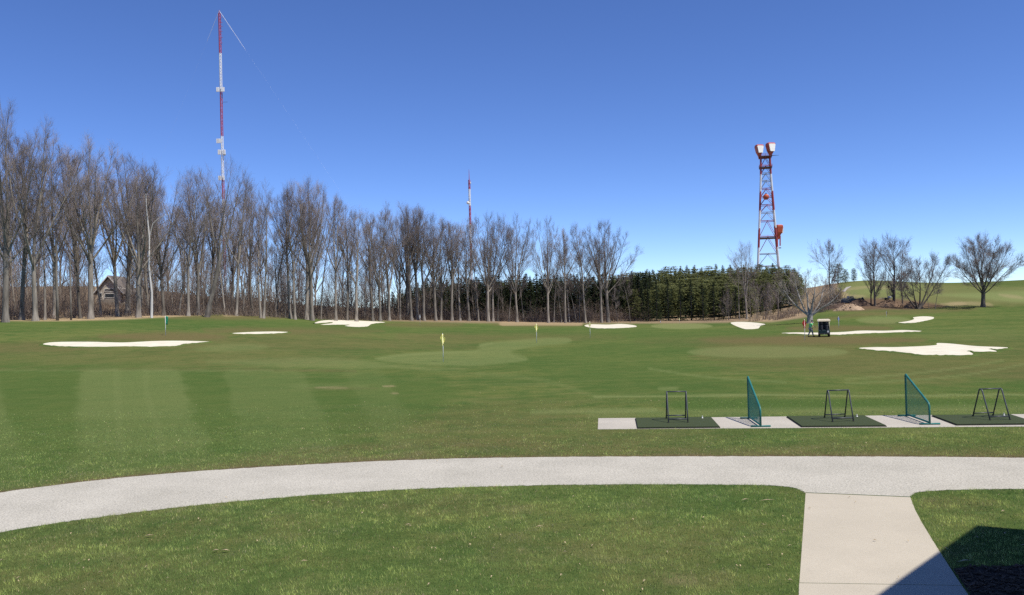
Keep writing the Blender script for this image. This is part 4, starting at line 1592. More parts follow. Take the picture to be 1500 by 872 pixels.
front(891, 328, 'dome0', 'right one of the paired broad trees, its fan shaped crown over the spruces', 1, 2.2, 1.15)
front(905, 420, 'slim1', 'small bare tree before the spruces, just right of the paired broad trees', 0)
front(923, 398, 'slim3', 'small leaning bare tree before the spruces at the end of the bare row', -1)
front(1083, 372, 'slim0', 'pale slim bare tree before the spruces, left of the tall one under the tower', -4)
front(1094, 356, 'fork2', 'tall bare tree before the dark spruces, its crown beside the microwave tower', -5, .9, 1.0)
front(1110, 395, 'slim2', 'dark slim bare tree before the spruces, right below the microwave tower', -3)


def base_tree(px, py, top, kind, label, rz=0, wide=1.0, name='bare_tree', group=None):
    P = ground_at(px, py)
    tree(kind, P, (py - top) * P.y / F, label, group, name, rz, wide)


base_tree(1186.5, 473.5, 395, 'scraggly', 'short gnarled tree with long bare pale limbs behind the person in green', -.3, 1.3)
base_tree(1217, 448, 354, 'round', 'bare tree with a round crown beside the dried brush, left of the dirt works', .6, .9)
base_tree(1276, 448, 366, 'oval', 'narrow bare tree growing close to the left of a taller one by the dirt heap', 1.4, .62)
base_tree(1282, 448.5, 351, 'oval', 'tall bare tree between the digger and the densest hillside crown', .4, .8)
base_tree(1309, 448.5, 348, 'oval', 'bare tree with the densest crown in the hillside group', 2.1, 1.1)
base_tree(1322, 449, 371, 'round', 'smaller bare tree touching the right of the densest hillside crown', 1.0, .9)
base_tree(1301, 446, 395, 'slim2', 'thin young bare tree at the left of the densest hillside crown', 1, 1)
base_tree(1345, 453, 376, 'fan', 'leaning many stemmed tree spreading over the dirt works', 0, 1.0)
base_tree(1361, 453, 402, 'slim1', 'thin bare stem just right of the leaning many stemmed tree', 0, .9)
base_tree(1370, 453, 396, 'slim3', 'pale thin bare tree between the leaning tree and the broad lone tree', 0, 1.1)
base_tree(1440, 450, 349, 'broad', 'broad lone bare tree with a domed crown on the hillside', .5, 1.0)

# trees further in
def filler(n, p0, p1, b0, b1, kinds, hts, label, group):
    for _ in range(n):
        px, bk = TR.uniform(p0, p1), TR.uniform(b0, b1)
        while 139 < px < 188 and bk < 66:           # keep the clearing in front of the house
            px, bk = TR.uniform(p0, p1), TR.uniform(b0, b1)
        P = at_depth(px, edge_d(px) + bk)
        tree(TR.choice(kinds), P, TR.uniform(*hts), label, group, 'bare_tree', None, TR.uniform(.8, 1.05))


FK = ['low0', 'low1', 'low2', 'low0', 'low1', 'low2', 'forest0', 'forest1', 'forest2', 'forest3', 'forest4', 'forest5', 'forest6', 'fork0', 'fork1', 'fork2', 'slim0', 'slim1', 'slim2', 'slim3']
filler(34, -60, 225, 8, 75, FK, (17, 23), 'bare tree deep in the wood, left of the bleached dead tree', 'bare trees deep in the wood left of the dead tree')
filler(22, 225, 390, 9, 70, FK, (14, 20.5), 'bare tree deep in the wood between dead tree and twin trunks', 'bare trees deep in the wood between the dead tree and the twin trunks')
filler(18, 390, 600, 9, 60, FK, (13, 20), 'bare tree deep in the wood behind the edge, right of the twin trunks', 'bare trees deep in the wood right of the twin trunks')
filler(16, 1050, 1172, -9, 2, ['slim0', 'low0', 'low1', 'slim2'], (6, 10.5), 'thin brown bare tree at the foot of the wooded rise under the tower', 'thin bare trees at the foot of the rise')
filler(12, 600, 740, 6, 20, ['slim0', 'slim1', 'slim2', 'slim3'], (11, 17), 'thin bare tree standing among the dark spruce trunks behind the edge trees', 'thin bare trees among the spruces')
filler(34, -40, 600, 3, 40, ['slim0', 'low0', 'low1', 'low2', 'slim3'], (6, 12), 'young thin bare tree under the tall crowns just inside the wood', 'young trees under the tall crowns')


filler(46, 300, 640, 18, 75, ['low0', 'low1', 'low2'], (8.5, 12.5), 'low twiggy bare tree in the brown thicket behind the edge trees', 'low trees of the brown thicket')
filler(64, -80, 330, 45, 125, ['low0', 'low1', 'low2'], (8, 12), 'low twiggy bare tree far up the slope behind the wood', 'low trees up the slope behind the wood')


# ------------------------------------------------------------------ evergreens
def conifer(seed, hgt, rad, whorls, per, needles, droop, clump, crown_from, round_top):
    R = random.Random(seed)
    tr, cr = MB(), MB()
    tr.tube([(0, 0, 0), (0, 0, hgt * .5), (0, 0, hgt * .97)], [hgt * .018, hgt * .012, .02], 7, 0, False)
    for i in range(whorls):
        s = (i + R.random() * .6) / whorls
        z = hgt * (crown_from + (1 - crown_from) * s)
        prof = (1 - s) ** .85 if not round_top else (math.sqrt(max(0, 1 - (s * 1.02 - .12) ** 2)) if s > .12 else .75 + 2 * s)
        rr = rad * max(prof, .05)
        for j in range(per):
            a = R.uniform(0, 2 * PI)
            L = rr * R.uniform(.65, 1.15)
            d = Vector((math.cos(a), math.sin(a), 0))
            p0 = Vector((0, 0, z))
            tip = d * L + Vector((0, 0, -droop * L + R.uniform(-.1, .15)))
            nn = max(3, int(needles * (L / rad + .25)))
            for k in range(nn):
                u = R.uniform(.18, 1.02)
                q = p0 + tip * u + Vector((R.gauss(0, .10), R.gauss(0, .10), R.gauss(0, .07))) * clump
                e = (d * R.uniform(.3, 1) + Vector((R.gauss(0, .6), R.gauss(0, .6), R.uniform(-.55, .25)))).normalized()
                w = e.cross(UPV)
                w = w.normalized() if w.length > .05 else e.orthogonal().normalized()
                w.rotate(Matrix.Rotation(R.gauss(0, .45), 3, e))
                l, h_ = clump * R.uniform(.22, .5), clump * R.uniform(.05, .12)
                cr.add([q - w * h_, q + w * h_, q + e * l], [(0, 1, 2)])
    for k in range(10):
        cr.spike(Vector((0, 0, hgt * (.9 + .01 * k))), Vector((R.uniform(-.25, .25), R.uniform(-.25, .25), hgt * (.93 + .012 * k))), .06)
    return tr, cr


for nm in ('pine_needles', 'spruce_needles'):
    nt_ = MATS[nm].node_tree
    b_ = nt_.nodes['Principled BSDF']
    tl_ = nt_.nodes.new('ShaderNodeBsdfTranslucent')
    nt_.links.new(b_.inputs['Base Color'].links[0].from_socket, tl_.inputs['Color'])
    mx_ = nt_.nodes.new('ShaderNodeMixShader')
    mx_.inputs[0].default_value = .3
    nt_.links.new(b_.outputs[0], mx_.inputs[1])
    nt_.links.new(tl_.outputs[0], mx_.inputs[2])
    nt_.links.new(mx_.outputs[0], nt_.nodes['Material Output'].inputs['Surface'])
CON = {}
for k in range(4):
    tr_, cr_ = conifer(200 + k, 12, 2.3 + .25 * (k % 2), 34, 9, 12, .28, 1.0, .04, False)
    CON['spruce%d' % k] = (tr_.mesh('trunk', ['bark_dark'], True), cr_.mesh('crown', ['spruce_needles']), 12)
for k in range(4):
    tr_, cr_ = conifer(300 + k, 12, (2.9, 3.1, 2.6, 2.7)[k], 30, 10, 13, (.05, .08, -.08, -.1)[k], 1.25, .10, k > 1)
    CON['pine%d' % k] = (tr_.mesh('trunk', ['bark_dark'], True), cr_.mesh('crown', ['pine_needles']), 12)


def evergreen(kind, P, h, label, group, wide=1.0):
    tm, cm, zs = CON[kind]
    s = h / zs
    t = thing('spruce_tree' if kind.startswith('spruce') else 'pine_tree', label, 'evergreen tree', P - Vector((0, 0, .05)), TR.uniform(0, 6.28), group, (s * wide, s * wide, s))
    link_part('trunk', tm, t)
    link_part('crown', cm, t)


def top_height(P, top):
    _, py, _ = project(np.array([[P.x, P.y, P.z]]))
    return (float(py[0]) - top) * P.y / F


# dark spruces that stand in front of the dense plantation
FS = [(962, 411), (979, 408), (997, 414), (1013, 410), (1030, 416), (1046, 413), (1060, 420)]
for i, (px, top) in enumerate(FS):
    P = at_depth(px, 206 + (i % 2) * 2)
    evergreen('spruce%d' % (i % 4), P, top_height(P, top), 'dark spruce in the clear front row, %s from the left above the tiny yellow flag' % ORD[i], 'dark spruces in the clear front row', 1.0)
SP = random.Random(3)
for row, (d0, lab, grp) in enumerate(((0, 'dark spruce in the first plantation rank behind the bare tree row', 'spruces in the front rank behind the bare trees'),
                                      (6, 'dark spruce crowded inside the plantation behind its first rank', 'spruces inside the plantation'),
                                      (13, 'dark spruce crowded inside the plantation behind its first rank', 'spruces inside the plantation'))):
    px = 560 + row * 4
    while px < 955:
        P = at_depth(px, edge_d(px) + 22 + d0 + SP.uniform(-2, 2))
        top = np.interp(px, [560, 600, 620, 700, 800, 900, 955], [436, 424, 412, 407, 405, 403, 400]) + SP.uniform(-5, 8)
        evergreen('spruce%d' % SP.randrange(4), P, top_height(P, top), lab, grp, SP.uniform(1.1, 1.45))
        px += SP.uniform(8, 11.5)
for row, (d0, dt) in enumerate(((44, 5), (58, 3))):
    px = 585 + row * 6
    while px < 925:
        P = at_depth(px, edge_d(px) + d0 + SP.uniform(-3, 3))
        top = np.interp(px, [560, 600, 620, 700, 800, 900, 955], [436, 424, 414, 409, 407, 405, 402]) + dt + SP.uniform(-2, 3)
        evergreen('pine%d' % SP.randrange(4), P, top_height(P, top), 'green pine filling the plantation behind the dark spruces and the bare row', 'pines inside the plantation', SP.uniform(1.2, 1.5))
        px += SP.uniform(11, 14)
for i, px in enumerate(list(range(930, 960, 11)) + list(range(1068, 1180, 11))):
    P = at_depth(px + SP.uniform(-3, 3), 208 + SP.uniform(-3, 4) - max(0, px - 1120) * .15)
    top = np.interp(px, [930, 960, 1070, 1120, 1160, 1180], [424, 420, 424, 426, 434, 442]) + SP.uniform(-6, 8)
    evergreen('spruce%d' % SP.randrange(4) if i % 3 else 'pine%d' % SP.randrange(4), P, top_height(P, top), 'dark evergreen at the foot of the wooded rise, beside the clear front row', 'evergreens at the foot of the wooded rise', 1.1)
# lighter pines on the rise behind
TOPP, TOPY = [890, 930, 960, 1000, 1050, 1100, 1140, 1165, 1178, 1190], [404, 398, 394, 391, 389, 387.5, 386.5, 391, 405, 420]
n_p = 0
for row in range(8):
    d = 226 + row * 13
    px = 900 + SP.uniform(0, 8)
    while px < 1180 - (7 - row) * 1.5:
        P = at_depth(px, d + SP.uniform(-4, 4))
        t_ = float(np.interp(px, TOPP, TOPY))
        t_ = t_ + (7 - row) * 4.2 * (1 if px < 1150 else .6) + SP.uniform(-2, 3.5)
        h = top_height(P, t_)
        last = row >= 6
        if h > 5:
            evergreen('pine%d' % SP.randrange(4), P, h, 'green pine on the skyline of the wooded rise' if last else 'green pine on the wooded rise behind the dark spruces',
                      'pines on the skyline of the rise' if last else 'pines on the slope of the rise', SP.uniform(.85, 1.15) * 12 / max(h, 8) * 1.15)
            n_p += 1
        px += SP.uniform(8.5, 11.5)
for px, d, top, lab, w_ in ((1229, 300, 391, 'larger of two dark pines on the hill crest beside the round bare tree', 1.6), (1240, 304, 399, 'middle dark pine on the hill crest, between the larger and the smallest', 1.4), (1252.5, 308, 403, 'smallest dark pine on the hill crest, standing apart at the right', 1.2)):
    P = at_depth(px, d)
    evergreen('pine%d' % (2 + int(px) % 2), P, max(top_height(P, top), 4) + 1, lab, 'dark pines on the hill crest', w_)


# ------------------------------------------------------------------ undergrowth and brush
def brush(name, label, spots, material, cat='undergrowth'):
    mb = MB()
    R = random.Random(len(spots))
    for P, hgt, sp, n, w in spots:
        for _ in range(n):
            b = P + Vector((R.gauss(0, sp * .4), R.gauss(0, sp * .4), -.05))
            d = Vector((R.gauss(0, .32), R.gauss(0, .32), 1)).normalized()
            l = hgt * R.uniform(.35, 1.1)
            q = b + d * l
            mb.spike(b, q, w * R.uniform(.7, 1.4))
            for _k in range(3):
                u = R.uniform(.3, .95)
                m = b + d * l * u
                e = (d + Vector((R.gauss(0, .7), R.gauss(0, .7), R.gauss(0, .3)))).normalized()
                mb.spike(m, m + e * l * R.uniform(.15, .4), w * .7)
    tag(mb.build(name, material), label, cat, None, 'stuff')


UR = random.Random(9)
sp = []
for _ in range(900):
    px = UR.uniform(-80, 640)
    b = UR.uniform(3, 70) if px < 420 else UR.uniform(3, 26)
    P = at_depth(px, edge_d(px) + b)
    hh_ = (1.2 + UR.expovariate(1 / 1.0)) if b < 10 else min(2.0 + UR.expovariate(1 / 2.6), 11)
    if 134 < px < 196 and b < 62:
        hh_ = min(hh_, 1.0)
    sp.append((P, hh_, 2.4, int(18 / (.7 + .12 * hh_)), .016 + .00014 * P.y))
for _ in range(330):
    px = UR.uniform(600, 950)
    P = at_depth(px, edge_d(px) + UR.uniform(4, 20))
    sp.append((P, 1.2 + UR.expovariate(1 / 1.8), 2.2, 14, .04))
brush('undergrowth', 'tangled brown leafless undergrowth inside the wood', sp, 'brush')
sp = []
for _ in range(60):
    px, py = UR.uniform(1105, 1170), UR.uniform(456, 471)
    if py < 471 - (px - 1105) * .24 or py > 473 - (px - 1105) * .12:
        continue
    P = ground_at(px, py)
    sp.append((P, UR.uniform(.6, 1.8), 1.6, 26, .04))
for _ in range(16):
    px, d = UR.uniform(1195, 1216), UR.uniform(165, 200)
    sp.append((at_depth(px, d), UR.uniform(1, 3.2), 1.6, 22, .035))
brush('dry_brush', 'dry tan brush on the bank right of the spruces', sp, 'straw_brush')
P = ground_at(1228, 447)
sp = [(P + Vector((UR.gauss(0, 1.3), UR.gauss(0, 1.2), 0)), UR.uniform(2.5, 5.2), 1.0, 34, .035) for _ in range(9)]
mbS = len(sp)
brush('tan_bush', 'tall pale dried bush beside the round crowned bare tree', sp, 'straw_brush', 'bush')
bpy.data.objects['tan_bush']['kind'] = 'thing'


# ------------------------------------------------------------------ dirt works
def heap(name, px0, px1, py_base, top, material, label, seed, depth=2.2):
    A, B = ground_at(px0, py_base), ground_at(px1, py_base)
    c = (A + B) / 2
    w = (B - A).length / 2
    h = (py_base - top) * c.y / F
    R = np.random.default_rng(seed)
    n, m = 36, 14
    vs, fs = [], []
    ph = R.uniform(0, 6, 8)
    for j in range(m + 1):
        s = j / m
        for i in range(n):
            a = 2 * PI * i / n
            k = 1 + .16 * math.sin(2 * a + ph[0]) + .12 * math.sin(3 * a + ph[1]) + .08 * math.sin(7 * a + ph[2] + 4 * s)
            rr = s * k
            z = h * (1 - s ** 1.5) * (1 + .25 * math.sin(3 * a + ph[3] + 5 * s) * s + .12 * math.sin(9 * a + ph[4] + 11 * s) * min(1, 3 * s)) + R.normal(0, .05) * (s < 1)
            x, y = rr * w * math.cos(a), rr * depth * math.sin(a)
            vs.append((x, y, z1(c.x + x, c.y + y) - c.z + z - .15 * s))
    for j in range(m):
        for i in range(n):
            k = (i + 1) % n
            fs.append((j * n + i, (j + 1) * n + i, (j + 1) * n + k, j * n + k))
    mb = MB()
    mb.add(vs, fs)
    # clods
    for _ in range(40):
        a, s = R.uniform(0, 6.28), R.uniform(.2, 1)
        x, y = s * w * math.cos(a), s * depth * math.sin(a)
        z = z1(c.x + x, c.y + y) - c.z + h * (1 - s ** 1.5)
        q = R.uniform(.06, .22)
        mb.lathe([(.02, -q), (q * .8, -q * .5), (q, 0), (q * .7, q * .5), (.02, q * .7)], 6, (x, y, z))
    o = mb.build(name, material, None)
    o.location = c
    return tag(o, label, 'dirt heap', 'dirt heaps of the ground works')


heap('dirt_heap', 1226, 1263, 454.5, 445.5, 'earth_tan', 'sandy tan dirt heap in front of the digger', 1)
heap('dirt_heap', 1238, 1276, 449, 439.5, 'earth_dark', 'dark freshly dug dirt heap behind the sandy one', 2)
heap('dirt_heap', 1283, 1322, 449, 440, 'earth', 'reddish brown dirt heap at the foot of the densest hillside crown', 3)
heap('dirt_heap', 1322, 1352, 451, 442, 'earth', 'brown rubble heap behind the leaning many stemmed tree', 4)
heap('dirt_heap', 1209, 1232, 452, 445, 'earth_dark', 'low dark dirt heap between the round crowned tree and the digger', 5)


def digger():
    P = ground_at(1243, 448.5)
    t = thing('digger', 'low dark digger with a folded arm and a yellow blade beside the dirt heaps', 'excavator', P + Vector((0, -1.0, 0)), 0, None, 1.0)
    t.location.z = z1(t.location.x, t.location.y)
    for y in (-.75, .75):
        mb = MB()
        mb.prism([Vector((x, y - .2, z)) for x, z in ((-1.1, .0), (1.1, .0), (1.35, .2), (1.35, .4), (1.1, .6), (-1.1, .6), (-1.35, .4), (-1.35, .2))], (0, .4, 0))
        mb.build('track', 'tyre', t)
    MB().bbox((-1.0, -.55, .3), (1.0, .55, .7), .05).build('undercarriage', 'digger_blue', t)
    mb = MB()
    mb.prism([Vector((x, -.85, z)) for x, z in ((-1.7, .72), (.9, .72), (1.3, .95), (1.2, 1.45), (.4, 1.7), (-.9, 1.75), (-1.65, 1.45))], (0, 1.7, 0))
    mb.build('engine_hood', 'digger_blue', t)
    mb = MB()
    mb.prism([Vector((x, -.6, z)) for x, z in ((-.55, 1.752), (.55, 1.68), (.45, 2.05), (-.45, 2.1))], (0, 1.2, 0))
    mb.build('cab', 'window_glass', t)
    mb = MB()
    mb.tube([(1.1, 0, 1.2), (2.0, 0, 1.5), (2.6, 0, 1.35)], [.22, .18, .16], 8)
    mb.build('boom', 'digger_blue', t)
    mb = MB()
    mb.tube([(2.5, 0, 1.75), (2.85, 0, 1.2), (3.1, 0, .75)], [.2, .16, .12], 8)
    mb.build('arm', 'digger_blue', t)
    mb = MB()
    mb.prism([Vector((x, -.4, z)) for x, z in ((2.7, .75), (3.3, .8), (3.35, .3), (3.0, .05), (2.7, .3))], (0, .8, 0))
    mb.build('bucket', 'earth_dark', t)
    mb = MB()
    mb.prism([Vector((x, -1.35, z)) for x, z in ((-1.6, .0), (.2, .0), (.1, .5), (-.2, .62), (-1.5, .55))], (0, .16, 0))
    mb.tube([(-1.1, -1.2, .35), (-.9, -.5, .4)], .07, 6)
    mb.tube([(-.3, -1.2, .35), (-.4, -.5, .4)], .07, 6)
    mb.build('blade', 'digger_yellow', t)


digger()


def trailer():
    P = ground_at(1298.5, 439.5)
    t = thing('utility_trailer', 'small dark flat trailer standing behind the reddish dirt heap', 'trailer', P)
    MB().bbox((-.95, -.6, .35), (.95, .6, .5), .02).build('deck', 'digger_blue', t)
    MB().bbox((.5, -.55, .5), (.93, .55, .85), .04).build('toolbox', 'tower_grey', t)
    mb = MB()
    mb.tube([(-.9, 0, .4), (-1.7, 0, .38)], .05, 6)
    mb.build('drawbar', 'digger_blue', t)
    for y in (-.62, .62):
        MB().lathe([(.1, -.08), (.27, -.09), (.29, 0), (.27, .09), (.1, .08)], 16, (.1, y, .29), 'y').build('wheel', 'tyre', t, True)


trailer()


# ------------------------------------------------------------------ house in the wood
def house():
    d = 176
    P = at_depth(160, d, 440)
    k = d / F
    t = thing('wooden_house', 'grey gabled house half hidden among the bare trunks', 'house', (P.x, P.y, P.z - .3), math.radians(6))
    w = 20 * k                    # half width of the gable front
    _, pyb, _ = project(np.array([[P.x, P.y, P.z]]))
    pyb = float(pyb[0])
    ze, zr = (pyb - 423) * k + .3, (pyb - 405) * k + .3
    mb = MB()
    mb.prism([Vector(p) for p in ((-w * .8, 0, 0), (w * .8, 0, 0), (w * .8, 0, ze), (0, 0, zr - .25), (-w * .8, 0, ze))], (0, 9, 0))
    mb.build('wall', 'house_siding', t)
    mb = MB()
    mb.box((-w * .86, -.35, 0), (w * .3, -.003, ze * .42))
    mb.build('stone_base', 'house_stone', t)
    rf = None
    for s in (-1, 1):
        mb = MB()
        sl = (zr - ze + .25) / (w * .8)
        a, b = Vector((0, -.6, zr)), Vector((s * w * 1.08, -.6, zr - sl * w * 1.08))
        mb.prism([a, b, b + Vector((0, 0, .22)), a + Vector((0, 0, .22))], (0, 10.2, 0))
        rf = mb.build('roof', 'house_roof', t)
        mb = MB()
        mb.prism([a + Vector((0, -.06, -.02)), b + Vector((0, -.06, -.02)), b + Vector((0, -.06, .24)), a + Vector((0, -.06, .24))], (0, .05, 0))
        mb.build('bargeboard', 'house_trim', rf)
    wins = [(-.35, .35, .80, .97), (-.35, .35, .50, .72)]
    for x0, x1, z0, z2 in [(-2.1, -1.35, ze * .52, ze * .78), (-.35 * w * .9, .38 * w, ze * .50, ze * .74), (-.35 * w * .9, .38 * w, ze * .82, ze * 1.0)]:
        mb = MB()
        fr = .09
        for lo, hi in (((x0, -.10, z0), (x1, -.005, z0 + fr)), ((x0, -.10, z2 - fr), (x1, -.005, z2)), ((x0, -.10, z0 + fr + .002), (x0 + fr, -.005, z2 - fr - .002)), ((x1 - fr, -.10, z0 + fr + .002), (x1, -.005, z2 - fr - .002))):
            mb.box(lo, hi)
        f_ = mb.build('window', 'house_trim', t)
        MB().box((x0 + fr, -.05, z0 + fr), (x1 - fr, -.01, z2 - fr)).build('pane', 'window_glass', f_)
    # low wing with a porch to the right
    mb = MB()
    mb.box((w * .8 + .003, 1.5, 0), (w * 2.9, 8, ze * .62))
    mb.build('wing', 'house_siding', t)
    mb = MB()
    mb.prism([Vector(p) for p in ((w * .8 + .01, 1.0, ze * .62 + .01), (w * 3.0, 1.0, ze * .62 + .01), (w * 3.0, 4.8, ze * .62 + 1.5), (w * .8 + .01, 4.8, ze * .62 + 1.5))], (0, 0, .18))
    mb.build('wing_roof', 'house_roof', t)
    for x in (1.75, 2.25, 2.75):
        MB().box((w * x - .12, .6, 0), (w * x + .12, .84, ze * .58)).build('porch_post', 'house_trim', t)
    MB().box((w * 1.65, .55, ze * .58 + .002), (w * 2.85, 1.45, ze * .62)).build('porch_beam', 'house_trim', t)


house()


# ------------------------------------------------------------------ masts and tower
def lattice(z0, z2, hw0, hw1, leg, brace, step, n=3, sides=6):
    mb = MB()
    m = max(1, int(round((z2 - z0) / step)))
    def c(z, k):
        w = hw0 + (hw1 - hw0) * (z - z0) / (z2 - z0)
        a = 2 * PI * k / n + (PI / 4 if n == 4 else PI / 6)
        return Vector((math.cos(a) * w, math.sin(a) * w, z))
    for k in range(n):
        mb.tube([c(z0, k), c(z2, k)], leg, sides, 0, False)
        for i in range(m):
            za, zb = z0 + (z2 - z0) * i / m, z0 + (z2 - z0) * (i + 1) / m
            mb.tube([c(za, k), c(zb, (k + 1) % n)], brace, 4, 0, False)
            if i % 2 == 0 or n == 4:
                mb.tube([c(za, (k + 1) % n), c(zb, k)], brace, 4, 0, False)
            mb.tube([c(zb, k), c(zb, (k + 1) % n)], brace, 4, 0, False)
    return mb


def left_mast():
    d = 420.0
    k = d / F
    P = at_depth(330, d, 440)
    _, pyb, _ = project(np.array([[P.x, P.y, P.z]]))
    pyb = float(pyb[0])
    Z = lambda py: (pyb - py) * k
    t = thing('radio_mast', 'tall red and white lattice mast rising behind the left wood', 'radio mast', P)
    bands = [(pyb, 405, 'tower_white'), (405, 350, 'mast_red'), (350, 292, 'tower_white'), (292, 262, 'mast_red'), (262, 199, 'tower_white'), (199, 134, 'mast_red'), (134, 77, 'tower_white'), (77, 18, 'mast_red')]
    for a, b, c in bands:
        lattice(Z(a), Z(b) - .02, .62, .62, .15, .07, 1.5).build('mast_section', c, t)
    MB().tube([(0, 0, Z(18)), (0, 0, Z(13))], [.16, .08], 6).build('top_rod', 'mast_red', t)
    for py in (25, 32, 38, 45, 54, 62):
        MB().tube([(.5, 0, Z(py)), (1.5, 0, Z(py) + .1)], .09, 5).build('side_rod', 'mast_red', t)
    MB().tube([(.5, 0, Z(149)), (3.2, 0, Z(149))], .08, 5).build('side_rod', 'tower_dark', t)
    def cluster(py, xs, hh, ws=.42):
        for x in xs:
            p = MB().bbox((x * k - ws, -1.1, Z(py) - hh), (x * k + ws, -.6, Z(py) + hh), .06).build('antenna_panel', 'tower_white', t)
        a = min(min(xs), 0) * k
        b = max(max(xs), 0) * k
        MB().tube([(a, -.55, Z(py)), (b + .01, -.55, Z(py))], .12, 6).build('antenna_arm', 'tower_grey', t)
    cluster(131, (-4.6, -2.6, 2.4, 4.8), 1.1)
    cluster(206.5, (-6.0, -4.2, -2.4), 1.1)
    cluster(223, (-4.2, -2.4, 2.6, 4.4), 1.2)
    cluster(261, (-4.2, -2.4, 2.2), 1.1)
    MB().lathe([(.25, 0), (.7, .25), (.75, .35)], 12, (1.3, -.9, Z(226)), 'y').build('dish', 'tower_grey', t, True)
    for dx, dy in ((-20, 41), (33, 53)):  # upper wire thickened to imitate its glint near the mast top
        m = (Z(14)) / (dy * k)
        c1_ = dy * k / Z(14)
        MB().tube([Vector((0, 0, Z(14))).lerp(Vector((dx * k * m, 20, -.5)), f_) for f_ in (0, c1_ * .5, c1_, c1_ * 1.1, .5, 1)], [.08, .07, .05, .006, .006, .006], 4).build('guy_wire', 'tower_white', t)


left_mast()


def far_mast():
    d = 800.0
    k = d / F
    P = at_depth(691.5, d, 440)
    _, pyb, _ = project(np.array([[P.x, P.y, P.z]]))
    pyb = float(pyb[0])
    Z = lambda py: (pyb - py) * k
    t = thing('radio_mast', 'distant slim red and white mast seen between two bare trees', 'radio mast', P)
    for a, b, c in [(pyb, 410, 'mast_red'), (410, 384, 'tower_white'), (384, 357, 'mast_red'), (357, 329, 'tower_white'), (329, 301.5, 'mast_red'), (301.5, 277, 'tower_white'), (277, 263.5, 'mast_red')]:
        lattice(Z(a), Z(b) - .02, .95, .95, .22, .13, 2.2).build('mast_section', c, t)
    MB().tube([(0, 0, Z(263.5)), (0, 0, Z(256)), (0, 0, Z(248))], [.35, .22, .12], 6).build('top_rod', 'mast_red', t)
    MB().lathe([(.3, 0), (1.2, .5), (1.5, .9)], 14, (-1.6, -1.9, Z(297)), 'y').build('dish', 'tower_white', t, True)
    MB().bbox((-2.2, -1.2, Z(296) + .3), (0, -.6, Z(294.5)), .1).build('dish_shroud', 'tower_dark', t)
    MB().bbox((.8, -.9, Z(269)), (1.7, -.2, Z(266.5)), .1).build('antenna_panel', 'tower_white', t)


far_mast()


